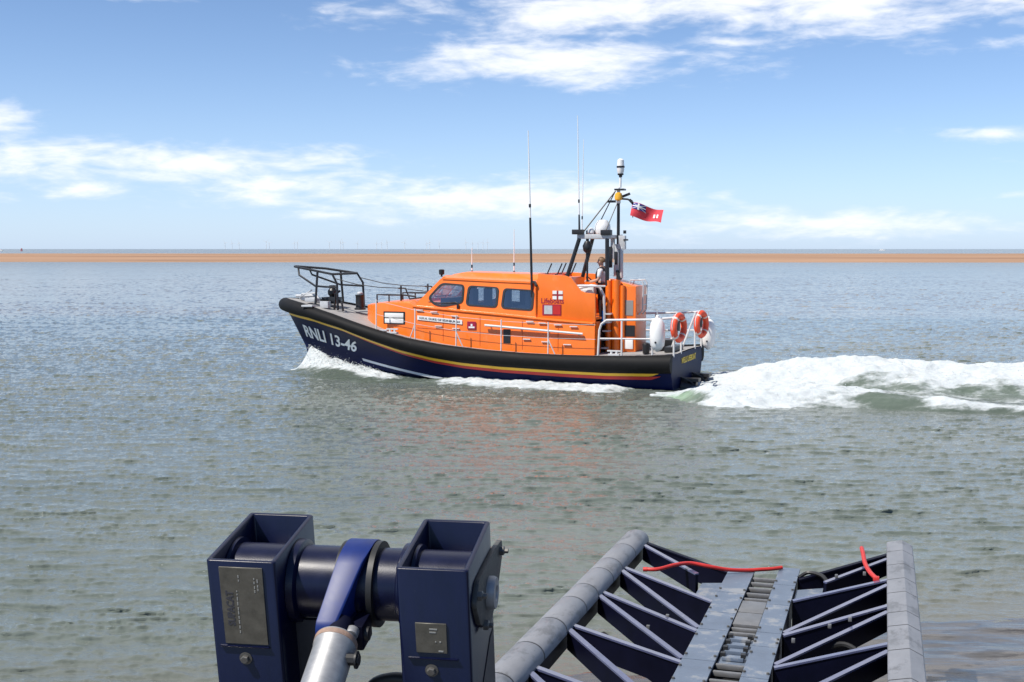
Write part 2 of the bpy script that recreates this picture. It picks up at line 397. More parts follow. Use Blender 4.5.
# ------------------------------------------------------------------ materials of the boat
M_ORANGE = pm('orange_paint', (.91, .178, .010), rough=.33, var=.06, vscale=1.2, coat=.25, rvar=.06, dirt=(.80, .205, .035), dscale=1.6, dthr=.57, stretch=(1.6, 1.6, .7))
M_NAVY = pm('navy_gelcoat', (.0038, .0085, .050), rough=.45, spec=.12, var=.2, vscale=1.5, dirt=(.012, .018, .055), dscale=1.8, dthr=.57, stretch=(.5, .5, 2))
M_RUBBER = pm('black_rubber', (.006, .006, .0065), rough=.66, spec=.2, var=.35, vscale=2.2, dirt=(.014, .0138, .0135), dscale=5, dthr=.6)
M_DECK = pm('grey_deck', (.30, .29, .28), rough=.75, var=.12, vscale=4, bump=.2, bscale=60)
M_BLACK = pm('black_paint', (.016, .016, .017), rough=.4, var=.2)
M_WHITE = pm('white_paint', (.80, .79, .77), rough=.35, var=.04, dirt=(.62, .60, .56), dscale=3, dthr=.66)
M_STEEL = pm('white_rail', (.66, .65, .64), rough=.3, metal=.0, var=.08)
M_GREY = pm('light_grey_metal', (.50, .51, .52), rough=.38, var=.12, vscale=6)
M_YELLOW = pm('yellow_stripe', (.90, .52, .03), rough=.35, var=.06)
M_RED = pm('red_paint', (.52, .022, .02), rough=.4, var=.1)
M_BOOT = pm('white_boot_line', (.62, .64, .68), rough=.4, var=.1, dirt=(.35, .37, .38), dscale=2.5, dthr=.6)
M_RING = pm('lifebuoy_orange', (.82, .085, .03), rough=.5, var=.08)
M_FLAG = pm('ensign_red', (.64, .05, .07), rough=.8, var=.12, vscale=8)
M_BLUEC = pm('blue_cover', (.03, .17, .5), rough=.5)
M_DARKIN = pm('cabin_lining', (.36, .38, .40), rough=.7)
M_SEAT = pm('seat_fabric', (.10, .11, .13), rough=.8)
M_TEXTW = pm('white_lettering', (.90, .91, .92), rough=.4, var=.03)
M_TEXTY = pm('yellow_lettering', (.88, .60, .03), rough=.4, var=.03)
M_TEXTP = pm('dark_red_lettering', (.33, .012, .045), rough=.4, var=.03)
M_TEXTK = pm('dark_lettering', (.05, .05, .06), rough=.5, var=.03)
M_SKIN = pm('skin', (.50, .27, .19), rough=.5, var=.06)
M_SHIRT = pm('pale_shirt', (.62, .62, .64), rough=.8, var=.08, vscale=9)
M_HAIR = pm('brown_hair', (.17, .095, .045), rough=.6, var=.3, vscale=20)
M_TROUS = pm('dark_trousers', (.02, .022, .03), rough=.8)
M_LAMP = pm('amber_lens', (.85, .42, .03), rough=.2, var=.05)

def glass_mat():
    m = bpy.data.materials.new('tinted_glass'); nt, N, L = mk_nodes(m)
    out = N.new('ShaderNodeOutputMaterial'); t = N.new('ShaderNodeBsdfTransparent'); t.inputs[0].default_value = (.74, .79, .82, 1)
    g = N.new('ShaderNodeBsdfGlossy'); g.inputs['Roughness'].default_value = .03; g.inputs[0].default_value = (.95, .93, .90, 1)
    lw = N.new('ShaderNodeLayerWeight'); lw.inputs[0].default_value = .5; fr = N.new('ShaderNodeMapRange'); fr.inputs[3].default_value = .19; fr.inputs[4].default_value = .7; L.new(lw.outputs['Facing'], fr.inputs[0])
    mx = N.new('ShaderNodeMixShader'); L.new(fr.outputs[0], mx.inputs[0]); L.new(t.outputs[0], mx.inputs[1]); L.new(g.outputs[0], mx.inputs[2])
    L.new(mx.outputs[0], out.inputs[0]); return m
M_GLASS = glass_mat()

def text_mesh(body, size=1., bold=0., ext=.004):
    c = bpy.data.curves.new('lettering', 'FONT'); c.body = body; c.size = size; c.extrude = ext; c.offset = bold; c.resolution_u = 3
    o = bpy.data.objects.new('lettering_src', c); COL.objects.link(o)
    bpy.context.view_layer.update()
    dg = bpy.context.evaluated_depsgraph_get()
    me = bpy.data.meshes.new_from_object(o.evaluated_get(dg))
    vs = [tuple(v.co) for v in me.vertices]; fs = [tuple(p.vertices) for p in me.polygons]
    bpy.data.objects.remove(o); bpy.data.curves.remove(c); bpy.data.meshes.remove(me)
    xs = [v[0] for v in vs]; ys = [v[1] for v in vs]
    x0, x1, y0, y1 = min(xs), max(xs), min(ys), max(ys)
    return [((v[0]-x0)/(x1-x0), (v[1]-y0)/(y1-y0), v[2]) for v in vs], fs, (x1-x0)/(y1-y0)
def lettering(name, body, mat, parent, fn, bold=0., label=None):
    """fn(u, v, w): u,v in 0..1 across the lettering, w out of the surface"""
    vs, fs, asp = text_mesh(body, 1., bold)
    mb = MB().add([fn(u, v, w) for u, v, w in vs], fs)
    o = mb.build(name, mat, parent, smooth=False, split=False)
    if label: o['label'] = label
    return o

# ------------------------------------------------------------------ the lifeboat; x forward, y to port, z up from the waterline
BO = Vector((5.3304, 36.3443, 0.0)); BH = rad(180-21)
MBOAT = Matrix.Translation(BO) @ Matrix.Rotation(BH, 4, 'Z')
boat = thing('lifeboat', 'orange and navy all-weather lifeboat with a black rubber gunwale speeding left across the bay', 'lifeboat', MBOAT)
LB = 14.1
def hb(x):
    t = min(1., max(0., (x-8)/6.1)); return 2.12*max(0., 1-t**2.6)**.8
ZT = [(-.1, 1.08), (0, 1.07), (1, 1.01), (2, .975), (3.3, .965), (4.6, .985), (5.9, 1.045), (7.2, 1.155), (8, 1.27), (8.6, 1.37), (9.3, 1.52), (10, 1.69), (11.3, 2.02), (12.7, 2.31), (13.5, 2.40), (14.1, 2.43)]
ZY = [(-.1, .53), (0, .52), (.5, .495), (2, .46), (3.4, .48), (5.3, .53), (6.6, .61), (7.6, .73), (8.7, .94), (9.7, 1.21), (10.9, 1.56), (12.3, 1.83), (13.8, 1.97), (14.1, 1.98)]
def zt(x): return interp(ZT, x)
def zy(x): return interp(ZY, x)
def hull_pt(u, j, off=0.):
    """u 0..1 stern to stem, j 0 at the sheer to 1 at the keel, port side"""
    xs = 14.02*u; xk = 12.85*u
    x = xs+(xk-xs)*j
    b = hb(xs*14.1/14.02); hc = 1.86*(1-max(0., (u-.48)/.52)**2.1)
    hc = min(hc, b)
    z0 = zy(xs)+.06; zk = -.55-.15*u; zc = .02+ (.75*max(0., (u-.45)/.55)**1.8)
    jc = .62
    if j < jc:
        k = j/jc; fl = .30*u**3*math.sin(math.pi*k)
        y = b+(hc-b)*k-fl*b*.55; z = z0+(zc-z0)*k
    else:
        k = (j-jc)/(1-jc); y = hc*(1-k); z = zc+(zk-zc)*k
    return Vector((x, y+off, z))
def hull_nrm(u, j):
    e = 1e-3
    a = hull_pt(min(1, u+e), j)-hull_pt(u-e, j); b = hull_pt(u, j+e)-hull_pt(u, max(0, j-e))
    n = a.cross(b).normalized()
    return n if n.y > 0 else -n
US = [1-(1-k/90)**1.35 for k in range(91)]
JS = [k/26 for k in range(27)]
hull = MB()
rows = [[hull_pt(u, j) for j in JS]+[Vector((q.x, -q.y, q.z)) for q in [hull_pt(u, j) for j in reversed(JS[:-1])]] for u in US]
hull.grid(rows)
hull.f.append(tuple(range(len(rows[0]))))          # transom
hull.build('hull', M_NAVY, boat, sharp=30)

def strip(j0, j1, u0, u1, off, z0f=None, n=110, taper=0.):
    rws = []
    for k in range(n+1):
        u = u0+(u1-u0)*k/n; tp = min(1., k/(n*.03)) if taper else 1.
        a = j0(u) if callable(j0) else j0; b = j1(u) if callable(j1) else j1
        if taper: b = a+(b-a)*(.02+.98*tp)
        rws.append([hull_pt(u, a+(b-a)*t)+hull_nrm(u, max(.002, a+(b-a)*t))*off for t in (0, .5, 1)])
    return MB().grid(rws)
def jw(w):                     # width in metres to j
    return lambda u: w/max(.3, (hull_pt(u, 0)-hull_pt(u, .62)).length)*.62
strip(0.0, lambda u: jw(.150)(u)*(1+.35*u), .014, .992, .010, taper=1).build('yellow_stripe', M_YELLOW, boat)
strip(lambda u: jw(.156)(u)*(1+.35*u), lambda u: jw(.156)(u)*(1+.35*u)+jw(.115)(u)*max(.02, 1-(u/.80)**4), .022, .80, .008, taper=1).build('red_stripe', M_RED, boat)
def jz(u, z):                  # j at height z on the topside
    lo, hi = 0., .62
    for _ in range(30):
        m = (lo+hi)/2
        if hull_pt(u, m).z > z: lo = m
        else: hi = m
    return lo
def zboot(u): return -.06+.60*max(0, (u-.50)/.30)**1.15
strip(lambda u: jz(u, zboot(u)+.085), lambda u: jz(u, zboot(u)), .10, .775, .008).build('boot_line', M_BOOT, boat)
for sgn in (-1,):
    pass

# rubber gunwale all round
fd = MB(); pth = []
xsam = [-.02+8*k/24 for k in range(25)]+[8+6.1*math.sin(k/46*math.pi/2) for k in range(1, 47)]
port = [(x, hb(x)) for x in xsam]
plan = port+[(x, -y) for x, y in reversed(port[:-1])]
rws = []
for i, (x, y) in enumerate(plan):
    a = plan[max(0, i-1)]; b = plan[min(len(plan)-1, i+1)]
    t = Vector((b[0]-a[0], b[1]-a[1], 0)).normalized(); n = Vector((-t.y, t.x, 0))
    if i == len(port)-1: n = Vector((1, 0, 0))
    if n.dot(Vector((x-6, y, 0))) < 0 and abs(y) > .4: n = -n
    if x > 13 and n.x < 0: n = -n
    z1, z0 = zt(x), zy(x); zc, hh = (z1+z0)/2, (z1-z0)/2
    ou = .19+.04*min(1, max(0, (x-9)/4))+.07*max(0, 1-x/1.6)
    prof = [(-.14, hh*.9)]+[(ou*math.cos(q)-.02, hh*math.sin(q)) for q in [math.pi/2-k*math.pi/12 for k in range(13)]]+[(-.05, -hh*.8)]
    rws.append([Vector((x, y, zc))+n*p+Vector((0, 0, q)) for p, q in prof])
fd.grid(rws)
for r_ in (0, len(rws)-1):
    o_ = len(fd.v); fd.add(rws[r_], [tuple(range(len(rws[r_])))])
fd.build('rubber_gunwale', M_RUBBER, boat, sharp=50)

# deck
dk = MB(); rws = []
for x in xsam:
    y = max(.02, hb(x)-.10); z = zt(x)-.055
    rws.append([Vector((x, y*k, z+.05*(1-k*k))) for k in (1, .5, 0, -.5, -1)])
dk.grid(rws).build('deck', M_DECK, boat)
# transom shelf and jets
tr = MB()
tr.add([hull_pt(0, 0)+Vector((-.012, -.02, 0)), Vector((-.012, -2.10, .58)), Vector((-.012, -2.10, 1.03)), Vector((-.012, 2.10, 1.03))], [(0, 1, 2, 3)])
tr.build('transom', M_NAVY, boat)
jet = MB()
for y in (.75, -.75):
    jet.cyl((-.02, y, .0), (-.45, y, -.04), .26, .20, 18); jet.box((-.3, y, .22), (.5, .34, .10))
    jet.tube([(-.02, y+.2, .3), (-.3, y+.2, .2), (-.45, y+.1, .02)], .03)
jet.build('water_jet', M_BLACK, boat)

# writing on the bow and the transom
def bow_text(u, v, w):
    # quad on the flare: (hull u, j) of the four corners
    (a0, b0), (a1, b1), (a2, b2), (a3, b3) = BOWQ       # top-left, top-right, bottom-right, bottom-left
    vv = 1-v
    uu = (a0*(1-u)+a1*u)*(1-vv)+(a3*(1-u)+a2*u)*vv; jj = (b0*(1-u)+b1*u)*(1-vv)+(b3*(1-u)+b2*u)*vv
    return hull_pt(uu, jj)+hull_nrm(uu, jj)*(.012+w)
BOWQ = ((.948, .19), (.757, .21), (.786, .42), (.966, .41))
lettering('bow_number', 'RNLI 13-46', M_TEXTW, boat, bow_text, .022)
lettering('transom_name', 'WELLS LIFEBOAT', M_TEXTY, boat, lambda u, v, w: Vector((-.020-w, .85-1.95*u, .69+.18*v)), .02)

# ---- deckhouse
ZL = [(2.4, 1.87), (3.13, 1.91), (4.2, 1.98), (5.5, 2.08), (6.8, 2.17), (8.4, 2.29)]   # knuckle between lower body and wheelhouse
def zl(x): return interp(ZL, x)
# lower body with the trunk on the foredeck
lb = MB(); rws = []
xl = [2.45+6*k/20 for k in range(20)]+[8.45+2.33*math.sin(k/44*math.pi/2) for k in range(45)]
for x in xl:
    t = min(1, max(0., (x-8.4)/2.38)); w = 1.62*max(0, 1-t**2.6)**.62
    w = max(w, .02)
    zb = zt(x)-.10
    top = zl(x) if x < 8.4 else 2.29+(2.43-2.29)*0+.17*math.sin(min(1, (x-8.4)/.25)*math.pi/2)-.22*((x-8.4)/2.38)**1.6
    top = max(top, zb+.12)
    rws.append([Vector((x, w, zb)), Vector((x, w*.995, top-.09)), Vector((x, w*.975, top-.02)), Vector((x, w*.93, top)), Vector((x, 0, top+.04)),
                Vector((x, -w*.93, top)), Vector((x, -w*.975, top-.02)), Vector((x, -w*.995, top-.09)), Vector((x, -w, zb))])
lb.grid(rws); n0_ = len(rws[0])
lb.f.append(tuple(range(n0_)))
lb.build('lower_cabin', M_ORANGE, boat, sharp=40)

# wheelhouse: side walls with window openings, roof, windscreen
ZR = [(4.3, 3.06), (5.9, 3.11), (7.55, 3.17)]
def zr(x): return interp(ZR, x)
def yside(x, z):
    return 1.55-.24*(z-zl(x))/(3.1-2.1)
def rounded(poly, r=.12, n=5):
    out = []; m = len(poly)
    for i in range(m):
        p = Vector(poly[i]); a = (Vector(poly[i-1])-p); b = (Vector(poly[(i+1) % m])-p)
        k = min(r, a.length*.45, b.length*.45); p0 = p+a.normalized()*k; p1 = p+b.normalized()*k
        for q in range(n+1):
            t = q/n; out.append(tuple((1-t)**2*p0+2*t*(1-t)*p+t*t*p1))
    return out
WIN = [rounded([(7.96, 2.56), (7.55, 3.01), (6.80, 2.975), (6.80, 2.43), (7.45, 2.32), (7.72, 2.36)], .13),
       rounded([(6.62, 2.95), (5.64, 2.905), (5.65, 2.31), (6.65, 2.365)], .13),
       rounded([(5.44, 2.88), (4.48, 2.83), (4.48, 2.24), (5.47, 2.295)], .13)]
outer = [(8.36, zl(8.36)+.10), (7.60, 3.17), (7.0, zr(7)), (6, zr(6)), (5, zr(5)), (4.3, 3.06), (4.3, zl(4.3)), (5, zl(5)), (6, zl(6)), (7, zl(7)), (8.36, zl(8.36))]
def wall_with_holes(sgn):
    bm = bmesh.new(); edges = []
    for loop in [outer]+WIN:
        vs = [bm.verts.new((p[0], sgn*yside(*p), p[1])) for p in loop]
        edges += [bm.edges.new((vs[i], vs[(i+1) % len(vs)])) for i in range(len(vs))]
    bmesh.ops.triangle_fill(bm, use_beauty=True, use_dissolve=False, edges=edges)
    bm.verts.index_update(); vs = [tuple(v.co) for v in bm.verts]; fs = [tuple(v.index for v in f.verts) for f in bm.faces]; bm.free()
    return vs, fs
wh = MB()
for sgn in (1, -1):
    vs, fs = wall_with_holes(sgn); wh.add(vs, fs)
def roofrow(x):
    z = zr(x) if x <= 7.55 else None
    crown = interp([(4.2, 3.33), (5, 3.345), (6.96, 3.385), (7.3, 3.34), (7.62, 3.24)], x)
    yr = yside(x, z)
    half = [(yr+.035, z-.02), (yr+.03, z+.035), (yr-.10, z+.07), (yr-.32, z+.11), (yr-.45, crown-.02), (.5, crown), (0, crown+.01)]
    return [Vector((x, a, b)) for a, b in half]+[Vector((x, -a, b)) for a, b in reversed(half[:-1])]
xr = [4.2, 4.6, 5.2, 5.9, 6.5, 6.96, 7.15, 7.35, 7.55]
rf = MB().grid([roofrow(x) for x in xr])
front = roofrow(7.55); 
rf.build('roof', M_ORANGE, boat, sharp=35)
# sloping windscreen from the roof's leading edge to the trunk
ws = MB()
top_ = [Vector((7.57, y, 3.17+.06*(1-(y/1.35)**2))) for y in (1.31, .9, .45, 0, -.45, -.9, -1.31)]
bot_ = [Vector((8.37, y, 2.40)) for y in (1.50, 1.0, .5, 0, -.5, -1.0, -1.50)]
for i0, i1, k0, k1 in ((0, 6, 0., .12), (0, 6, .86, 1.)):
    ws.grid([[top_[i]+(bot_[i]-top_[i])*k for i in range(i0, i1+1)] for k in (k0, k1)])
for y0, y1 in ((1., .93), (.38, .30), (-.30, -.38), (-.93, -1.)):
    ws.add([Vector((7.57+.8*k, y*(1.31+.19*k), 3.23-.06*y*y-.80*k*1.0-.03*k+.06*k*y*y)) for k, y in ((.1, y0), (.1, y1), (.88, y1), (.88, y0))], [(0, 1, 2, 3)])
ws.build('windscreen_frame', M_ORANGE, boat, split=False)
for y0, y1 in ((.93, .38), (.30, -.30), (-.38, -.93)):
    MB().add([Vector((7.56+.8*k, y*(1.31+.19*k), 3.21-.06*y*y-.80*k-.03*k+.06*k*y*y)) for k, y in ((.1, y0), (.1, y1), (.88, y1), (.88, y0))], [(0, 1, 2, 3)]).build('windscreen', M_GLASS, boat, smooth=False)
lin = MB()
for sgn in (1, -1):
    vs, fs = wall_with_holes(sgn); lin.add([(x, y-sgn*.05, z) for x, y, z in vs], fs)
lin.add([(4.3, 1.25, 3.04), (4.3, -1.25, 3.04), (7.5, -1.25, 3.13), (7.5, 1.25, 3.13)], [(0, 1, 2, 3)])
lin.build('cabin_lining', M_DARKIN, boat, smooth=False, split=False)
wh.build('wheelhouse_side', M_ORANGE, boat, smooth=False)
# ledge moulding along the knuckle and drip rail along the roof
lg = MB()
for sgn in (1, -1):
    lg.tube([(x, sgn*1.60, zl(x)+.01) for x in (8.45, 7.5, 6.8, 5.5, 4.2, 3.1, 2.5)], .045, 6)
lg.build('knuckle_moulding', M_ORANGE, boat)
# window frames and panes
def ring_prism(loop, sgn, grow, t0, t1):
    c = Vector((sum(p[0] for p in loop)/len(loop), sum(p[1] for p in loop)/len(loop)))
    def off(p, g):
        d = Vector(p)-c; return c+d*(1+g/d.length)
    mb = MB(); n = len(loop); R = []
    for g, t in ((-.035, t0), (-.035, t1), (grow, t1), (grow, t0)):
        R.append([Vector((q.x, sgn*(yside(q.x, q.y)+t), q.y)) for q in [off(p, g) for p in loop]])
    mb.grid(R+[R[0]], closeu=True); return mb
for k, loop in enumerate(WIN):
    for sgn in (1, -1):
        f_ = ring_prism(loop, sgn, .035, -.02, .018).build('window', M_BLACK, boat)
        MB().add([(p[0], sgn*(yside(*p)-.004), p[1]) for p in loop], [tuple(range(len(loop)))]).build('pane', M_GLASS, f_, smooth=False)
# cabin lining and seats seen through the glass
li = MB(); li.box((6.1, 0, 2.16), (3.5, 2.7, .05)); li.box((4.36, 0, 2.6), (.06, 2.5, .9)); li.build('cabin_floor', M_DARKIN, boat)
st = MB()
for x, y in ((6.9, .6), (6.9, -.6), (5.7, .75), (5.7, -.75), (4.95, .75), (4.95, -.7)):
    st.box((x-.12, y, 2.52), (.14, .46, .62)); st.box((x, y, 2.30), (.4, .46, .12)); st.box((x-.12, y, 2.87), (.12, .26, .14))
st.box((7.55, 0, 2.38), (.3, 2.3, .34))
st.build('seat', M_SEAT, boat, bevel=.02)

# upper steering position: bulwark panels, front wall, floor
prof = [(4.34, 3.06), (4.22, 3.345), (3.40, 3.30), (3.22, 3.24), (2.92, 2.86), (2.78, 2.80), (2.46, 2.77), (2.44, zl(2.44)-.02), (4.34, zl(4.34)-.02)]
for sgn in (1, -1):
    MB().prism([(a, sgn*1.56, b) for a, b in prof], (0, -sgn*.09, 0)).build('bulwark', M_ORANGE, boat, bevel=.015)
cp = MB(); cp.box((4.26, 0, 2.75), (.08, 2.94, 1.22)); cp.box((3.35, 0, 2.02), (1.85, 2.94, .06)); cp.box((3.92, 0, 2.98), (.6, 2.2, .5))
cp.box((2.50, -.9, 1.5), (.08, 1.2, 1.0)); cp.box((2.50, 1.30, 1.45), (.09, .60, .95))
cp.build('cockpit', M_ORANGE, boat, bevel=.02)
MB().box((2.47, .82, 1.75), (.05, .36, 1.6)).build('companionway', M_BLACK, boat)  # flat black slab, darkness inside the opening put into its colour
stp = MB()
for k in range(5): stp.box((2.36-.03*k, .82, 1.1+.26*k), (.2, .34, .04))
stp.build('steps', M_GREY, boat)
MB().box((2.40, .86, 2.02), (.08, .16, .46)).build('rolled_cover', M_BLUEC, boat, bevel=.03)
# console, helm seat and white pipework over the companionway
cs_ = MB(); cs_.box((3.0, .55, 2.86), (.55, .6, .30)); cs_.tube([(3.15, 1.05, 2.9), (2.75, 1.0, 3.0), (2.5, .95, 2.95), (2.38, .9, 2.7), (2.36, .9, 1.9)], .045, 8)
cs_.tube([(3.2, 1.3, 2.98), (2.3, 1.0, 2.98)], .03, 6); cs_.box((2.95, .95, 2.78), (.35, .3, .18))
cs_.build('console', M_STEEL, boat, bevel=.02)
wl = MB(); wl.tube([Vector((3.02+.08*math.sin(a), .35+.17*math.cos(a), 3.16+.17*math.sin(a)*.5)) for a in [2*math.pi*k/16 for k in range(16)]], .018, 6, closed=True)
wl.build('steering_wheel', M_BLACK, boat)
dfl = MB()
for x, y in ((4.15, 1.0), (3.85, .9), (3.55, .8), (4.15, -.4), (3.85, -.5)):
    dfl.tube([(x+.10, y, 3.32), (x+.02, y, 3.33), (x-.13, y, 3.66)], .022, 6)
dfl.build('spray_deflector', M_BLACK, boat)

# aft casing of the mast, orange with ribs and recesses
ac = MB(); ac.box((1.93, 0, 1.98), (.95, 1.25, 2.0)); ac.hexa([(1.46, -.62, 2.9), (2.40, -.62, 2.9), (2.40, .62, 2.9), (1.46, .62, 2.9)], [(1.62, -.5, 3.0), (2.34, -.5, 3.2), (2.34, .5, 3.2), (1.62, .5, 3.0)])
ac.build('mast_casing', M_ORANGE, boat, bevel=.03)
for x, r, h in ((2.30, .10, 3.15), (2.06, .13, 3.16), (1.86, .075, 3.0)):
    MB().cyl((x, .66, .98), (x, .66, h), r, r, 14).build('casing_column', M_ORANGE, boat)
rc = MB(); rc.box((1.66, .628, 2.32), (.24, .02, .46)); rc.build('locker_panel', pm('worn_panel', (.26, .25, .24), rough=.5), boat)
MB().box((1.63, .630, 1.62), (.30, .02, .34)).build('locker_recess_shade', M_BLACK, boat)  # black panel on the casing face, shade of a recess painted on
MB().box((1.66, .64, 1.22), (.26, .05, .30)).build('white_box', M_WHITE, boat, bevel=.02)
MB().box((2.52, 1.30, 1.22), (.02, .16, .34)).build('vent_slot', M_BLACK, boat)
ld = MB()
for y in (.35, -.1): ld.tube([(1.50, y, 3.0), (1.46, y, 3.16), (1.12, y, 3.16), (1.06, y, 3.05), (1.08, y, 2.25), (1.2, y, 2.1)], .022, 6)
for z in (2.4, 2.7, 3.0): ld.tube([(1.08, .35, z), (1.08, -.1, z)], .018, 6)
ld.v = [(x+.24, y, z) for x, y, z in ld.v]
ld.build('ladder_rail', M_GREY, boat)

# mast, arch and gear
mp_ = MB(); mp_.cyl((2.20, 0, 3.15), (2.20, 0, 5.72), .055, .045, 10); mp_.build('mast', M_BLACK, boat)
ml = MB(); ml.box((2.24, .02, 3.75), (.16, .14, 1.0)); ml.box((2.06, .05, 4.3), (.22, .16, .42)); ml.box((2.36, .05, 4.15), (.12, .12, .7)); ml.cyl((2.06, .1, 3.2), (2.06, .1, 4.15), .055, .055, 8)
ml.build('mast_tabernacle', M_GREY, boat, bevel=.015)
md = MB(); md.box((2.24, .10, 3.82), (.09, .05, .40)); md.box((2.42, .1, 3.85), (.11, .11, .65)); md.box((1.93, .1, 4.38), (.13, .12, .05)); md.box((1.96, .12, 4.62), (.08, .08, .10)); md.cyl((2.12, .1, 3.15), (2.2, .1, 3.45), .09, .05, 8)
md.build('mast_fitting', M_BLACK, boat, bevel=.01)
ar = MB(); ar.box((2.78, .66, 4.48), (1.05, .12, .14)); ar.box((2.78, -.66, 4.48), (1.05, .12, .14)); ar.box((3.25, 0, 4.48), (.14, 1.32, .10)); ar.box((2.30, 0, 4.48), (.14, 1.32, .10))
ar.build('radar_arch', M_GREY, boat, bevel=.02)
for sgn in (1, -1):
    lgm = MB(); lgm.tube([(3.60, sgn*.80, 3.22), (3.24, sgn*.68, 4.42)], .065, 8); lgm.build('arch_leg', M_BLACK, boat)
    lgm = MB(); lgm.tube([(2.34, sgn*.70, 3.0), (2.36, sgn*.66, 4.42)], .065, 8); lgm.build('arch_leg', M_BLACK, boat)
MB().box((3.28, .68, 4.62), (.34, .24, .15)).box((2.38, .68, 4.60), (.32, .22, .16)).box((3.28, -.68, 4.62), (.3, .22, .14)).build('light_housing', M_BLACK, boat, bevel=.02)
MB().cyl((3.0, .62, 3.85), (3.0, .62, 4.42), .05, .05, 8).lathe([(.06, 3.98), (.13, 4.05), (.15, 4.2), (.08, 4.34)], (3.0, .62, 0)).cyl((3.0, .62, 3.1), (3.0, .62, 4.0), .035, .035, 6).build('searchlight', M_BLACK, boat)
MB().lathe([(.02, .46), (.15, .43), (.235, .30), (.25, .15), (.22, .02), (.10, 0)], (2.66, .15, 4.55)).lathe([(.02, .2), (.09, .17), (.11, .05), (.08, 0)], (2.98, .35, 4.55)).build('radar_dome', M_WHITE, boat)
tp = MB(); tp.cyl((2.15, 0, 5.98), (2.14, 0, 6.42), .04, .035, 8); tp.lathe([(.08, 6.40), (.105, 6.48), (.115, 6.60), (.115, 6.62), (.11, 6.66), (.10, 6.82), (.05, 6.86)], (2.14, 0, 0)); tp.cyl((2.2, 0, 5.5), (2.2, 0, 5.98), .07, .05, 8)
tp.build('masthead_camera', M_WHITE, boat)
MB().lathe([(.118, 6.585), (.125, 6.59), (.125, 6.635), (.118, 6.64)], (2.14, 0, 0)).lathe([(.085, 6.36), (.1, 6.40), (.06, 6.42), (.05, 6.3)], (2.14, 0, 0)).box((2.15, 0, 5.92), (.30, .28, .05)).box((2.42, 0, 5.56), (.26, .07, .07)).box((1.98, 0, 5.74), (.3, .08, .07), Matrix.Rotation(.35, 3, 'Y')).build('masthead_fitting', M_BLACK, boat)
MB().lathe([(.06, 0), (.115, .03), (.125, .12), (.10, .22), (.04, .25)], (2.17, .11, 5.58)).build('masthead_lamp', M_LAMP, boat)
sy = MB(); sy.tube([(2.30, 0, 5.88), (3.18, .62, 4.56)], .022, 6); sy.tube([(2.30, 0, 5.88), (3.18, -.62, 4.56)], .018, 6); sy.tube([(2.22, 0, 5.55), (2.45, .6, 4.6)], .016, 6)
sy.build('mast_stay', M_BLACK, boat)
def whip(p, z0, z1, z2, r=.022, lean=(0, 0)):
    x, y = p
    a = MB(); a.cyl((x, y, z0), (x+lean[0]*(z1-z0), y+lean[1]*(z1-z0), z1), r*1.5, r*1.15, 8); o = a.build('antenna_mount', M_BLACK, boat)
    b = MB(); b.cyl((x+lean[0]*(z1-z0), y+lean[1]*(z1-z0), z1), (x+lean[0]*(z2-z0), y+lean[1]*(z2-z0), z2), r, r*.45, 8); b.build('whip', M_WHITE, o)
    c = MB(); zz = z1+(z2-z1)*.12; c.cyl((x+lean[0]*(zz-z0), y+lean[1]*(zz-z0), zz), (x+lean[0]*(zz+.1-z0), y, zz+.1), r*1.3, r*1.3, 8); c.build('whip_ferrule', M_BLACK, o)
whip((4.52, 1.36), 2.2, 5.05, 7.68, .03, (.026, 0)); whip((3.24, .68), 4.6, 5.15, 8.15, .022, (.02, 0)); whip((3.6, -.7), 4.5, 4.7, 7.55, .018, (-.015, 0))
whip((7.31, -.5), 3.36, 3.40, 4.13, .022); whip((5.83, -.5), 3.36, 3.40, 4.74, .02)

# things on the cabin side
hr = MB()
for seg in (((5.95, 1.76), (2.80, 1.565)),):
    hr.tube([(seg[0][0], 1.72, seg[0][1]), (seg[1][0], 1.68, seg[1][1])], .035, 8)
    for x in (5.8, 4.8, 3.9, 2.95): hr.tube([(x, 1.58, zl(x)-.36), (x, 1.70, interp([(2.8, 1.565), (5.95, 1.76)], x))], .02, 6)
hr.build('boathook', M_STEEL, boat)
def plate(name, mat, x0, x1, zf, h, y=1.632, t=.012, label=None):
    mb = MB().prism([(x0, y, zf(x0)), (x1, y, zf(x1)), (x1, y, zf(x1)+h), (x0, y, zf(x0)+h)], (0, t, 0))
    o = mb.build(name, mat, boat)
    if label: o['label'] = label
    return o
nbz = lambda x: 1.765+(x-6.77)*.075
nb = plate('name_board', M_WHITE, 6.74, 8.28, nbz, .135, 1.628)
lettering('board_name', 'H.R.H. DUKE OF EDINBURGH', M_TEXTK, nb, lambda u, v, w: Vector((8.20-1.38*u, 1.648+w*.3, nbz(8.20-1.38*u)+.035+.065*v)), .008)
hz_ = lambda x: 1.74+(x-8.73)*0.0
hq = plate('side_hatch_frame', M_BLACK, 8.72, 9.48, lambda x: 1.72, .40, 1.60, .02)
for z in (1.755, 1.93):
    MB().box((9.10, 1.626, z+.07), (.66, .02, .145)).build('side_hatch', M_WHITE, hq, bevel=.01)
bs = plate('crest_plate', M_TEXTP, 6.28, 6.57, lambda x: 1.62, .24, 1.63)
MB().box((6.42, 1.645, 1.68), (.2, .01, .05)).box((6.42, 1.645, 1.74), (.06, .01, .09)).build('crest', M_WHITE, bs)
plate('vent_slot', M_BLACK, 5.14, 5.37, lambda x: 1.22, .43, 1.61, .02)
gl = MB()
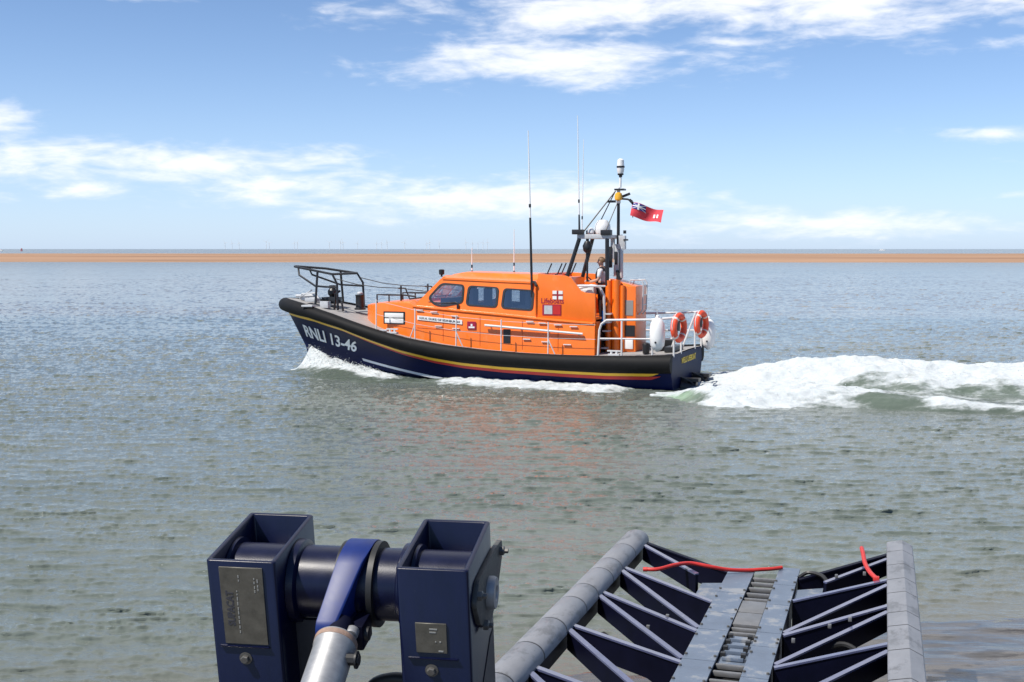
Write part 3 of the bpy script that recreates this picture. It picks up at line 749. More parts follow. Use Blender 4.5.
for x, dz in ((8.2, -.06), (7.7, -.07), (7.0, -.13), (7.55, -.50), (6.95, -.52), (4.5, -.07), (4.1, -.08), (3.6, -.09), (3.1, -.10), (4.6, -.62), (4.0, -.64), (3.3, -.66)):
    gl.box((x, 1.645, zl(x)+dz-.03), (.24, .03, .028))
gl.build('foothold', M_STEEL, boat)
sm = MB()
for x in (7.4, 6.15, 4.75, 3.6): sm.box((x, 1.622, (zl(x)+zt(x))/2-.03), (.012, .006, zl(x)-zt(x)-.14))
sm.box((5.5, 1.622, 1.50), (5.6, .006, .010), Matrix.Rotation(-.045, 3, 'Y'))
sm.build('panel_seam', pm('seam', (.45, .07, .008), rough=.6), boat)
# emblem, lettering and placard on the aft bulwark
em = MB(); 
for x in (3.79, 3.60):
    for z in (2.84, 2.68): em.box((x-.06, 1.567, z-.045), (.13, .012, .10))
em.build('emblem', M_WHITE, boat)
MB().box((3.635, 1.566, 2.715), (.34, .010, .028)).box((3.635, 1.5655, 2.715), (.028, .010, .27)).build('emblem_cross', M_TEXTP, boat)
lettering('side_lettering', 'Lifeboats', M_TEXTP, boat, lambda u, v, w: Vector((4.16-.72*u, 1.564+w, 2.46+.16*v)), .01)
pk = plate('placard', M_TEXTP, 3.52, 4.12, lambda x: 2.10, .33, 1.562)
MB().box((3.93, 1.578, 2.265), (.26, .008, .26)).build('placard_picture', M_GREY, pk)
MB().box((3.66, 1.578, 2.265), (.24, .008, .27)).build('placard_panel', M_RED, pk)
br = MB(); br.tube([(4.33, 1.58, 2.1), (4.33, 1.60, 2.95)], .03, 6); br.build('pipe', M_ORANGE, boat)
MB().tube([(4.44, 1.50, 3.10), (4.36, 1.56, 3.08), (4.30, 1.60, 2.98)], .045, 8).box((8.0, 1.25, 3.12), (.01, .01, .01)).build('pipe_elbow', M_BLACK, boat)
MB().lathe([(.03, 0), (.03, .06), (.085, .08), (.09, .22), (.05, .24)], (7.72, 1.0, 3.22)).build('deck_lamp', M_BLACK, boat)
wp = MB(); wp.tube([(7.95, 1.50, 2.44), (7.5, 1.50, 2.40), (7.0, 1.52, 2.44)], .02, 6); wp.tube([(6.92, 1.58, 2.24), (6.92, 1.56, 2.40)], .035, 6); wp.build('wiper', M_BLACK, boat)

# rails of the side deck
def stan(p, h, r=.021): return MB().tube([p, (p[0], p[1]-.02, p[2]+h)], r, 8)
for x, y in ((9.53, 2.03), (8.17, 2.05), (6.77, 2.05), (5.28, 2.05), (3.77, 2.05)):
    for sgn in (1, -1):
        s_ = stan((x, sgn*y, zt(x)-.05), 1.0)
        if x < 9: s_.tube([(x, sgn*y, zt(x)+.45), (x+(.22 if x > 7 else -.22 if x > 6 or x<4 else 0.01), sgn*(y-.05), zt(x)-.05)], .018, 6)
        s_.build('stanchion', M_STEEL, boat)
gw = MB()
for sgn in (1, -1):
    for dz in (.93, .5):
        gw.tube([(x, sgn*(2.03), zt(x)+dz-.03) for x in (9.53, 8.17, 6.77, 5.28, 3.77, 2.3)], .007, 5)
gw.build('guard_wire', M_GREY, boat)
ar_ = MB()
for sgn in (1, -1):
    y = sgn*2.02
    ar_.tube([(2.22, y, .95), (2.18, y, 1.72), (2.12, y, 1.90), (1.96, y, 2.02), (.65, y, 2.06), (-.02, sgn*1.86, 2.12)], .034, 8)
    ar_.tube([(2.19, y, 1.47), (.55, y, 1.50), (-.02, sgn*1.9, 1.52)], .024, 8)
    for x, h in ((1.5, 2.03), (.58, 2.06), (-.02, 2.10)): ar_.tube([(x, y if x > 0 else sgn*1.88, .98), (x, y if x > 0 else sgn*1.88, h)], .028, 8)
ar_.tube([(-.02, 1.86, 2.12), (-.02, .95, 2.14)], .026, 8); ar_.tube([(-.02, -.95, 2.14), (-.02, -1.86, 2.12)], .026, 8)
for y in (.95, -.95): ar_.tube([(-.02, y, 1.0), (-.02, y, 2.14)], .03, 8); ar_.tube([(-.02, y, 2.1), (.35, y*.8, 1.0)], .03, 8)
ar_.build('stern_rail', M_STEEL, boat)
dt = MB(); dt.lathe([(.13, 0), (.15, .12), (.09, .18), (.09, .34), (.15, .4), (.13, .5)], (.75, .4, 1.03)); dt.box((.75, -.3, 1.18), (.5, .4, .28)); dt.lathe([(.10, 0), (.12, .3), (.05, .34)], (.95, 1.3, 1.0)); dt.box((.3, .5, 1.12), (.3, 1.2, .16))
dt.build('towing_post', M_BLACK, boat, bevel=.01)
cl_ = MB()
for x in (1.75, 9.0):
    cl_.box((x, 1.95, zt(x)+.02), (.34, .12, .05)); cl_.cyl((x-.08, 1.95, zt(x)), (x-.08, 1.95, zt(x)+.12), .035); cl_.cyl((x+.08, 1.95, zt(x)), (x+.08, 1.95, zt(x)+.12), .035); cl_.box((x, 1.95, zt(x)+.13), (.4, .06, .04))
cl_.build('cleat', M_STEEL, boat)

# bow pulpit, anchor gear and foredeck rails
pu = MB(); R_ = .040
for sgn in (1, -1):
    def q(x, y, z): return (x, sgn*y, z)
    pu.tube([q(13.62, .12, 3.50), q(12.85, .62, 3.43), q(11.75, .86, 3.27), q(11.55, .90, 2.95), q(11.52, .92, 2.08)], R_, 8)
    pu.tube([q(13.35, .34, 3.47), q(13.27, .42, 3.22), q(12.4, .85, 2.87), q(11.54, .91, 2.83)], R_*.85, 8)
    pu.tube([q(12.35, .78, 3.36), q(12.35, .95, 2.24)], R_, 8)
pu.tube([(13.62, .12, 3.50), (13.68, 0, 3.51), (13.62, -.12, 3.50)], R_, 8)
pu.tube([(11.75, .86, 3.27), (11.75, -.86, 3.27)], R_, 8)
pu.build('bow_pulpit', M_BLACK, boat)
fr_ = MB()
fr_.tube([(11.72, .80, 2.06), (11.66, .80, 2.62), (11.5, .80, 2.72)], .04, 8); fr_.tube([(11.60, .8, 2.45), (11.40, .85, 2.30), (11.36, .85, 2.05)], .035, 8)
for sgn in (1, -1):
    fr_.tube([(10.05, sgn*.95, 2.25), (10.05, sgn*.95, 2.62), (9.75, sgn*.98, 2.62), (9.05, sgn*1.0, 2.62), (8.62, sgn*1.02, 2.58)], .028, 8)
    for x in (9.6, 9.15): fr_.tube([(x, sgn*.98, 2.3), (x, sgn*.98, 2.62)], .024, 6)
    fr_.tube([(9.15, sgn*1.02, 2.36), (9.15, sgn*1.02, 2.92)], .030, 8)
    fr_.tube([(9.25, sgn*1.0, 2.84), (9.0, sgn*1.0, 2.84), (8.85, sgn*1.0, 2.50), (8.3, sgn*1.05, 2.56)], .026, 8)
fr_.build('foredeck_rail', M_BLACK, boat)
fw = MB()
for sgn in (1, -1): fw.tube([(11.62, sgn*.87, 3.12), (10.8, sgn*.9, 2.94), (10.0, sgn*.95, 2.86), (9.15, sgn*1.02, 2.84), (8.0, sgn*1.0, 2.72)], .014, 5)
fw.build('foredeck_wire', M_BLACK, boat)
wn = MB(); wn.lathe([(.19, 0), (.19, .05), (.145, .07), (.145, .44), (.16, .46), (.16, .5)], (11.05, .25, 2.08)); wn.lathe([(.13, 0), (.10, .15), (.16, .22), (.16, .34), (.10, .42), (.12, .52)], (12.15, .15, 2.36)); wn.box((12.1, .3, 2.38), (.5, .5, .22))
wn.build('windlass', M_BLACK, boat, bevel=.008)
an = MB(); an.lathe([(.1, 0), (.1, .06), (.05, .09)], (11.05, .25, 2.59)); an.box((12.9, .3, 2.42), (.7, .12, .1)); an.tube([(13.3, .35, 2.42), (13.15, .45, 2.58), (12.6, .5, 2.62), (12.4, .6, 2.40)], .03, 6); an.box((12.6, .75, 2.40), (.4, .25, .12)); an.tube([(13.6, .1, 2.5), (12.8, .1, 2.52)], .05, 8); an.box((12.0, .9, 2.26), (.3, .2, .22)); an.tube([(13.1, .6, 2.5), (12.9, .2, 2.72)], .025, 6)
an.build('anchor_gear', M_GREY, boat, bevel=.01)
fl_ = MB(); fl_.box((9.35, 1.86, zt(9.35)+.0), (.30, .22, .05)); fl_.box((8.95, 1.92, zt(8.95)+.01), (.25, .16, .05)); fl_.box((12.3, 1.45, zt(12.3)+.01), (.40, .3, .06)); fl_.build('fairlead', M_GREY, boat, bevel=.01)

# ------------------------------------------------------------------ loose things on the boat
def on_boat(name, label, cat, p, group=None):
    return thing(name, label, cat, MBOAT @ Matrix.Translation(Vector(p)), group)
def lifebuoy(p, label, tilt):
    t = on_boat('lifebuoy', label, 'lifebuoy', p, 'lifebuoys on the stern rail')
    t.matrix_world = t.matrix_world @ Matrix.Rotation(tilt-.27, 4, 'Z')
    rg = MB().tube([(0, .305*math.cos(a), .305*math.sin(a)*1.12) for a in [2*math.pi*k/36 for k in range(36)]], .095, 12, closed=True)
    rg.build('ring', M_RING, t)
    bd = MB()
    for k in range(4):
        a = math.pi/4+k*math.pi/2
        bd.tube([(0, .305*math.cos(a+d), .305*math.sin(a+d)*1.12) for d in (-.09, 0, .09)], .1, 12)
    bd.build('reflective_band', pm('reflective_tape', (.75, .62, .55), rough=.4), t)
    rp = MB().tube([(.0, .40*math.cos(a)*(1+.05*math.sin(4*a)), .40*math.sin(a)*1.12) for a in [2*math.pi*k/32 for k in range(32)]], .012, 5, closed=True)
    rp.build('grab_line', M_WHITE, t)
    MB().box((.06, .0, .05), (.12, .16, .30)).tube([(.05, 0, .3), (.05, 0, -.3)], .02, 6).build('bracket', M_BLACK, t, bevel=.02)
    return t
lifebuoy((-.16, 1.86, 1.84), 'orange lifebuoy on the stern rail close to the fully visible white fender', 0)
lifebuoy((-.16, -1.22, 1.76), 'orange lifebuoy with a white fender showing behind its right edge', 0)
def fender(p, label):
    t = on_boat('fender', label, 'fender', p, 'white fenders tied to the stern rail')
    MB().lathe([(.04, -.50), (.07, -.47), (.13, -.43), (.20, -.32), (.225, -.1), (.225, .12), (.20, .32), (.13, .44), (.06, .48), (.05, .54), (.02, .56)], (0, 0, 0)).build('body', M_WHITE, t)
    MB().tube([(0, 0, .52), (0, .02, .7)], .018, 6).build('lanyard', M_GREY, t)
    MB().lathe([(.03, 0), (.03, .02)], (0, .22, -.22), (0, 1, 0), 10).build('valve', M_BLACK, t)
fender((.42, 2.06, 1.64), 'white fender hanging on the port rail, left of both lifebuoys')
fender((-.22, -2.02, 1.40), 'white fender at the far corner of the stern, half hidden by a lifebuoy')
# ensign flying from the mast
fl = on_boat('ensign', 'red ensign flag flying out stiffly from the mast of the lifeboat', 'flag', (1.95, .05, 5.62))
def flagp(a, b):     # a along the fly, b down the hoist
    x = -.22-.98*a; z = -.10-.26*a-.43*b*(1-.08*a)+.035*math.sin(a*7+b*1.5); y = .10*math.sin(a*6.5+1.3*b)+.05*a
    return Vector((x+.06*b, y, z))
FN, FM = 28, 14
MB().grid([[flagp(i/FN, j/FM) for j in range(FM+1)] for i in range(FN+1)]).build('cloth', M_FLAG, fl)
FB = pm('ensign_blue', (.03, .04, .22), rough=.8)
def patch(a0, a1, b0, b1, off):
    return MB().grid([[flagp(a0+(a1-a0)*i/8, b0+(b1-b0)*j/6)+Vector((0, off, 0)) for j in range(7)] for i in range(9)])
cant = patch(.02, .44, .03, .46, .012).build('canton', FB, fl)
cw = MB()
for q in ((.02, .44, .21, .28), (.20, .26, .03, .46)):
    g_ = patch(*q, .016); cw.add(g_.v, g_.f)
for s_ in (0, 1):
    rr_ = []
    for i in range(9):
        t = i/8; a = .02+.42*t; b = (.03+.43*t) if s_ == 0 else (.46-.43*t)
        rr_.append([flagp(a-.012, b)+Vector((0, .014, 0)), flagp(a+.02, b)+Vector((0, .014, 0))])
    cw.grid(rr_)
cw.build('canton_cross', M_WHITE, cant)
em_ = patch(.68, .86, .42, .72, .012).build('badge', M_WHITE, fl)
patch(.745, .795, .42, .72, .016).build('badge_cross', M_FLAG, em_)
MB().tube([(.2, 0, .02), (-.05, 0, .0), (-.20, 0, -.06)], .03, 6).tube([(-.12, 0, -.02), (-.22, .03, -.12)], .05, 6).tube([(-.20, 0, -.06), (-.22, 0, -.56)], .016, 6).build('gaff', M_BLACK, fl)

# ------------------------------------------------------------------ the helmsman
def skin_mesh(verts, edges, radii, lvl=2):
    me = bpy.data.meshes.new('figure'); me.from_pydata(verts, edges, [])
    o = bpy.data.objects.new('figure_src', me); COL.objects.link(o)
    md = o.modifiers.new('s', 'SKIN'); sv = me.skin_vertices[0].data
    for i, r in enumerate(radii): sv[i].radius = r if isinstance(r, tuple) else (r, r)
    sv[0].use_root = True
    ss = o.modifiers.new('u', 'SUBSURF'); ss.levels = lvl; ss.render_levels = lvl
    bpy.context.view_layer.update(); dg = bpy.context.evaluated_depsgraph_get()
    m2 = bpy.data.meshes.new_from_object(o.evaluated_get(dg))
    vs = [tuple(v.co) for v in m2.vertices]; fs = [tuple(p.vertices) for p in m2.polygons]
    bpy.data.objects.remove(o); bpy.data.meshes.remove(me); bpy.data.meshes.remove(m2)
    return MB().add(vs, fs)
pr = on_boat('person', 'person in a pale shirt and black lifejacket standing at the upper helm of the lifeboat', 'person', (2.60, .35, 1.90))
pr.matrix_world = pr.matrix_world @ Matrix.Scale(1.09, 4)
# facing +x; feet at z = 0
bv = [(0, 0, .93), (0, 0, 1.10), (-.01, 0, 1.28), (.0, 0, 1.44), (.02, 0, 1.52), (.04, 0, 1.58), (.05, 0, 1.64), (.05, 0, 1.70), (.04, 0, 1.74)]
br_ = [(.15, .12), (.14, .115), (.17, .125), (.13, .085), (.055, .055), (.065, .075), (.078, .095), (.075, .095), (.05, .06)]
be = [(i, i+1) for i in range(8)]
def addb(par, pts, rs):
    k = par
    for p, r in zip(pts, rs):
        bv.append(p); br_.append(r); be.append((k, len(bv)-1)); k = len(bv)-1
    return k
for s_ in (1, -1):
    k = addb(3, [(.0, s_*.20, 1.41), (.04, s_*.24, 1.16), (.28, s_*.20, 1.10), (.38, s_*.17, 1.13)], [.06, .048, .038, .030])
    for f_, (dx_, dz_) in enumerate(((.09, .02), (.10, .0), (.095, -.02), (.08, -.035))):
        addb(k, [(.38+dx_*.55, s_*(.17)+(f_-1.5)*.018, 1.13+dz_*.5), (.38+dx_, s_*.17+(f_-1.5)*.02, 1.12+dz_)], [.012, .010])
    addb(k, [(.41, s_*.13, 1.13), (.44, s_*.115, 1.125)], [.013, .011])
    k = addb(0, [(0, s_*.10, .86), (.02, s_*.12, .48), (-.03, s_*.12, .09), (.12, s_*.13, .03)], [(.095, .095), (.062, .062), (.045, .045), (.04, .03)])
body_ = skin_mesh(bv, be, br_, 2)
body_.lathe([(.006, 0), (.018, .004), (.012, .03)], (.135, 0, 1.645), (1, 0, -.3), 8)
for s_ in (1, -1): body_.lathe([(.012, 0), (.03, .008), (.02, .016)], (.05, s_*.082, 1.65), (0, s_, 0), 8)
body_.build('body', M_SKIN, pr)
ey = MB()
for s_ in (1, -1): ey.lathe([(.004, 0), (.011, .003), (.004, .007)], (.128, s_*.032, 1.675), (1, 0, 0), 8)
ey.build('eye', M_BLACK, pr)
hair_ = MB(); rr_ = []
for i in range(9):
    ph = i/8*math.pi*.62
    rr_.append([(.040-.020*math.sin(ph)+math.sin(ph)*.116*math.cos(a)*(1 if math.cos(a) < .35 else .86), .100*math.sin(ph)*math.sin(a), 1.685+.112*math.cos(ph)*(1+.02*math.sin(5*a))) for a in [2*math.pi*k/18 for k in range(18)]])
hair_.grid(rr_, closeu=True).build('hair', M_HAIR, pr)
sh = skin_mesh([(0, 0, .95), (0, 0, 1.12), (-.01, 0, 1.28), (0, 0, 1.43), (.01, .20, 1.41), (.035, .235, 1.20), (.01, -.20, 1.41), (.035, -.235, 1.20)], [(0, 1), (1, 2), (2, 3), (3, 4), (4, 5), (3, 6), (6, 7)], [(.16, .13), (.152, .125), (.182, .137), (.14, .095), .075, .062, .075, .062])
sh.build('shirt', M_SHIRT, pr)
lj = MB()
for s_ in (1, -1):
    lj.tube([(-.10, s_*.09, 1.42), (-.02, s_*.11, 1.50), (.08, s_*.10, 1.44), (.135, s_*.085, 1.30), (.13, s_*.08, 1.08)], .045, 8)
lj.tube([(-.10, .09, 1.42), (-.13, 0, 1.40), (-.10, -.09, 1.42)], .045, 8); lj.tube([(.17*math.cos(a), .185*math.sin(a), 1.06) for a in [2*math.pi*k/20 for k in range(20)]], .022, 6, closed=True)
lj.tube([(-.13, 0, 1.42), (-.155, 0, 1.06)], .04, 8)
lj.build('lifejacket', M_BLACK, pr)
trs = skin_mesh([(0, 0, .95), (0, .10, .86), (.02, .12, .48), (-.03, .12, .10), (0, -.10, .86), (.02, -.12, .48), (-.03, -.12, .10)], [(0, 1), (1, 2), (2, 3), (0, 4), (4, 5), (5, 6)], [(.165, .135), .11, .078, .07, .11, .078, .07])
trs.build('trousers', M_TROUS, pr)
# ------------------------------------------------------------------ wake and bow wave: broken white water
def foam_material():
    m = bpy.data.materials.new('broken_water'); nt, N, L = mk_nodes(m)
    out = N.new('ShaderNodeOutputMaterial'); w = N.new('ShaderNodeBsdfPrincipled'); f = N.new('ShaderNodeBsdfPrincipled')
    geo = N.new('ShaderNodeNewGeometry')
    a = N.new('ShaderNodeAttribute'); a.attribute_name = 'foam'
    g = N.new('ShaderNodeAttribute'); g.attribute_name = 'aerated'
    def nz(sc, det, st=(1, 1, 1)):
        mp = N.new('ShaderNodeMapping'); mp.inputs['Scale'].default_value = st; L.new(geo.outputs['Position'], mp.inputs[0])
        n = N.new('ShaderNodeTexNoise'); n.inputs['Scale'].default_value = sc; n.inputs['Detail'].default_value = det; n.inputs['Roughness'].default_value = .65
        L.new(mp.outputs[0], n.inputs['Vector']); return n.outputs[0]
    n1 = nz(1.9, 10, (1, 1.6, 1)); n2 = nz(9, 6)
    s1 = N.new('ShaderNodeMath'); s1.operation = 'MULTIPLY_ADD'; L.new(n1, s1.inputs[0]); s1.inputs[1].default_value = 1.7; L.new(a.outputs['Fac'], s1.inputs[2])
    r = N.new('ShaderNodeMapRange'); r.interpolation_type = 'SMOOTHSTEP'; r.inputs[1].default_value = 1.02; r.inputs[2].default_value = 1.62; L.new(s1.outputs[0], r.inputs[0])
    mc = N.new('ShaderNodeMix'); mc.data_type = 'RGBA'; L.new(g.outputs['Fac'], mc.inputs[0]); mc.inputs[6].default_value = (.085, .105, .085, 1); mc.inputs[7].default_value = (.26, .36, .26, 1)
    L.new(mc.outputs[2], w.inputs['Base Color']); w.inputs['Roughness'].default_value = .10; w.inputs['IOR'].default_value = 1.33
    fc = N.new('ShaderNodeMix'); fc.data_type = 'RGBA'; L.new(n2, fc.inputs[0]); fc.inputs[6].default_value = (.36, .41, .42, 1); fc.inputs[7].default_value = (.62, .63, .63, 1)
    L.new(fc.outputs[2], f.inputs['Base Color']); f.inputs['Roughness'].default_value = .9; f.inputs['Specular IOR Level'].default_value = .2
    f.inputs['Subsurface Weight'].default_value = .25; f.inputs['Subsurface Radius'].default_value = (.2, .25, .25); f.inputs['Subsurface Scale'].default_value = .3
    b = N.new('ShaderNodeBump'); b.inputs['Strength'].default_value = .5; b.inputs['Distance'].default_value = .05; L.new(n2, b.inputs['Height'])
    L.new(b.outputs[0], f.inputs['Normal'])
    b2 = N.new('ShaderNodeBump'); b2.inputs['Strength'].default_value = .4; b2.inputs['Distance'].default_value = .04; L.new(n2, b2.inputs['Height']); L.new(b2.outputs[0], w.inputs['Normal'])
    mx = N.new('ShaderNodeMixShader'); L.new(r.outputs[0], mx.inputs[0]); L.new(w.outputs[0], mx.inputs[1]); L.new(f.outputs[0], mx.inputs[2]); L.new(mx.outputs[0], out.inputs[0])
    return m
M_FOAM = foam_material()
Mb = np.array(MBOAT)
def to_world(x, y, z):
    return Mb[0, 0]*x+Mb[0, 1]*y+Mb[0, 3], Mb[1, 0]*x+Mb[1, 1]*y+Mb[1, 3], z

def droplets(pts, rs):
    """tiny octahedra of thrown spray"""
    P = np.asarray(pts); n = len(P); D = np.array([(1, 0, 0), (-1, 0, 0), (0, 1, 0), (0, -1, 0), (0, 0, 1), (0, 0, -1)], float)
    V = (P[:, None, :]+D[None]*np.asarray(rs)[:, None, None]).reshape(-1, 3)
    T = np.array([(0, 2, 4), (2, 1, 4), (1, 3, 4), (3, 0, 4), (2, 0, 5), (1, 2, 5), (3, 1, 5), (0, 3, 5)])
    return V, (np.arange(n)[:, None, None]*6+T[None]).reshape(-1, 3)
def mixed(name, V, Q, A, P, rs):
    """height field quads plus droplets in one mesh"""
    DV, DT = droplets(P, rs)
    me = bpy.data.meshes.new(name); n = len(V)
    VV = np.concatenate([V, DV]); me.vertices.add(len(VV)); me.vertices.foreach_set('co', VV.astype(np.float32).ravel())
    idx = np.concatenate([Q.ravel(), (DT+n).ravel()]).astype(np.int32)
    starts = np.concatenate([np.arange(len(Q))*4, len(Q)*4+np.arange(len(DT))*3]).astype(np.int32)
    me.loops.add(len(idx)); me.loops.foreach_set('vertex_index', idx)
    me.polygons.add(len(starts)); me.polygons.foreach_set('loop_start', starts); me.update(calc_edges=True)
    me.polygons.foreach_set('use_smooth', np.ones(len(starts), dtype=bool))
    for k, a in A.items():
        at = me.attributes.new(k, 'FLOAT', 'POINT'); at.data.foreach_set('value', np.concatenate([a.ravel(), np.full(len(DV), 1. if k == 'foam' else 0.)]).astype(np.float32))
    me.materials.append(M_FOAM); o = bpy.data.objects.new(name, me); COL.objects.link(o); return o
sstep = lambda a, b, x: (lambda t: t*t*(3-2*t))(np.clip((x-a)/(b-a), 0, 1))
Xa = np.linspace(-.35, 26, 520); Ya = np.linspace(-9, 6.5, 420)
XX, YY = np.meshgrid(Xa, Ya, indexing='ij')
jit = (fbm(XX*.9, YY*.9, 201, 3)-.5)
rise = sstep(-.3, 3.2, XX)*(1-.35*sstep(5, 22, XX))
hump = .74*rise*np.exp(-((YY+1.3-.02*XX+1.2*jit)/2.0)**2)*(.75+.6*fbm(XX*.35, YY*.8, 203, 3))
portc = 2.95+.03*XX+.55*jit+.9*np.exp(-((XX-2.2)/1.6)**2)          # line of the near breaking crest
ridge = (.36*sstep(-.2, 1.6, XX)*(1-.55*sstep(5.5, 9, XX)))*np.where(YY < portc, np.exp(-((YY-portc)/1.3)**2), np.exp(-((YY-portc)/.6)**2))*(.75+.6*fbm(XX*.45+5, YY*.2, 207, 3))
stbc = -4.6-.12*XX+.6*jit
ridge2 = .42*sstep(1.5, 5, XX)*np.exp(-((YY-stbc)/1.1)**2)*(.7+.6*fbm(XX*.5+9, YY*.3, 209, 3))
Hh = hump+ridge+ridge2
out_ = sstep(5.9, 4.6, YY)*sstep(-8.8, -6.5, YY)
foam = .15+.95*np.exp(-((YY+.9)/2.6)**2)*sstep(-.4, .5, XX)
foam = np.maximum(foam, 1.05*np.exp(-((YY-portc-.05+.5*jit)/(.85-.5*sstep(5, 9, XX)))**2)*(1-.25*sstep(5.5, 9, XX)))
foam = np.maximum(foam, (.95*sstep(.8, 1.8, XX)*sstep(5.2, 3.6, XX))*np.exp(-((YY-portc-.7)/.7)**2))
foam = np.maximum(foam, 1.0*np.exp(-((XX-2.0)/2.0)**2-((YY-2.4)/2.2)**2))
foam = np.maximum(foam, .95*np.exp(-((YY-stbc-.2)/1.2)**2)*sstep(1.5, 4, XX))
val = np.exp(-((YY-.95)/.75)**2)*sstep(3.6, 6, XX); foam = foam-.48*val
# green faces under the breaking crest
face = np.exp(-((YY-portc-.30)/.42)**2)*(1.1*np.exp(-((XX-.45)/.75)**2)+.9*np.exp(-((XX-6.0)/1.1)**2))
foam = foam-1.1*np.clip(face, 0, 1); aer = np.clip(1.0*face*np.exp(-((XX-.5)/1.3)**2)+.12*face+.1*val, 0, 1)
foam = foam*out_-.4*(1-out_)+.55*(fbm(XX*.8, YY*1.9, 211, 5)-.5)
rough = np.clip(foam, 0, 1)*(.34*(fbm(XX*.8, YY*1.6, 213, 4)-.5)+.11*(fbm(XX*3.5, YY*5, 217, 3)-.5))
wx, wy, _ = to_world(-XX, YY, 0)
hw, _, _ = waves(wx, wy)
Zz = Hh*out_+rough+hw-.02-.25*(1-out_)*1.0-.10*(1-np.clip(foam*2, 0, 1))*np.clip(1-Hh*4, 0, 1)
V = np.stack(to_world(-XX, YY, Zz), -1).reshape(-1, 3)
sel = np.where((foam > .75) & (Hh > .25))
pick = RNG.choice(len(sel[0]), 1800)
px_, py_ = sel[0][pick], sel[1][pick]
up = RNG.exponential(.075, len(pick))*np.clip(Hh[px_, py_]*1.8, .3, 1.3)
DP = np.stack([wx[px_, py_]+RNG.normal(0, .06, len(pick)), wy[px_, py_]+RNG.normal(0, .06, len(pick)), Zz[px_, py_]+up], -1)
wk = mixed('wake', V, quads(len(Xa), len(Ya)), {'foam': np.clip(foam, -.5, 1.1), 'aerated': aer}, DP, RNG.uniform(.005, .016, len(pick)))
tag(wk, 'white churned wake with green wave faces streaming behind the lifeboat', 'wake', kind='stuff')

def at_water(u, z=.04):
    lo, hi = 0., 1.
    for _ in range(30):
        m_ = (lo+hi)/2
        if hull_pt(u, m_).z > z: lo = m_
        else: hi = m_
    return hull_pt(u, lo)
us = np.concatenate([np.linspace(.02, .70, 220)[:-1], np.linspace(.70, 1., 260)])
base = np.array([tuple(at_water(float(u))) for u in us])
qs = np.linspace(-.25, 2.6, 110)
VV, FF, SS = [], [], []
DPs = []
for sgn in (1, -1):
    bx = base[:, 0][:, None]+0*qs[None]; q = qs[None]+0*bx
    tipx = base[-1, 0]
    d = tipx-bx                                         # distance aft of the stem
    spread = .16+.24*np.clip(d, 0, 4.2)
    jt = fbm(bx*1.6+3*sgn, q*1.6, 301, 3)-.5
    throw = .74*sstep(-.05, .5, d)*np.exp(-np.clip(d-.6, 0, 9)/1.7)
    sheet = throw*np.exp(-(np.clip(q-spread*.35, 0, 9)/(.30+.17*np.clip(d, 0, 4)))**2)*(.62+.8*fbm(bx*2.2, q*2, 303+sgn, 4))
    swell = .17*np.exp(-((d-2.2)/1.8)**2)*np.exp(-((q-1.2)/.8)**2)
    fo = 1.15*np.exp(-(np.clip(q-spread, 0, 9)/.38)**2)*sstep(4.8, 3.4, d)*sstep(-.08, .06, d)
    side = sstep(5.0, 6.6, d)*(.55+.35*fbm(bx*.7, q*0, 307, 3))
    wdt = .75+.13*np.clip(d-5, 0, 9)
    fo2 = 1.05*side*np.exp(-(np.clip(q-wdt*.55, 0, 9)/(.30+.03*d))**2)
    thin = .55*sstep(2.6, 3.4, d)*sstep(5.6, 4.2, d)*np.exp(-(q/.22)**2)
    fo = np.maximum(np.maximum(fo, fo2), thin)+.30*jt
    zz = sheet+swell+.17*fo2*np.exp(-(q/.8)**2)+np.clip(fo, 0, 1)*(.14*(fbm(bx*4, q*4, 311, 4)-.5))
    fade = sstep(2.55, 1.9, q)*sstep(.0, .15, us[:, None]+0*q)
    x = bx+(.42*np.clip(q, 0, .8)+.30)*np.exp(-d/1.3); y = sgn*(base[:, 1][:, None]+q)
    wx, wy, _ = to_world(x, y, 0); hw, _, _ = waves(wx, wy)
    z = zz*fade+hw-.012-.20*(1-fade)-.06*(1-np.clip(fo*2, 0, 1))*np.clip(1-zz*6, 0, 1)
    Vx = np.stack([wx, wy, z], -1).reshape(-1, 3); o_ = sum(len(v) for v in VV); VV.append(Vx)
    Q = quads(len(us), len(qs))+o_; FF.append(Q if sgn < 0 else Q[:, ::-1]); SS.append((fo*fade-.3*(1-fade)).ravel())
    s_ = np.where((fo > .7) & (sheet > .15)); pk_ = RNG.choice(len(s_[0]), 1500); a_, b_ = s_[0][pk_], s_[1][pk_]
    DPs.append(np.stack([wx[a_, b_]+RNG.normal(0, .05, 1500), wy[a_, b_]+RNG.normal(0, .05, 1500), z[a_, b_]+RNG.exponential(.07, 1500)*np.clip(sheet[a_, b_]*2.2, .2, 1.2)], -1))
S_ = np.concatenate(SS)
bwv = mixed('bow_wave', np.concatenate(VV), np.concatenate(FF), {'foam': np.clip(S_, -.5, 1.1), 'aerated': 0*S_}, np.concatenate(DPs), RNG.uniform(.006, .02, 3000))
tag(bwv, 'white bow wave and foam breaking along the navy hull of the lifeboat', 'bow wave', kind='stuff')

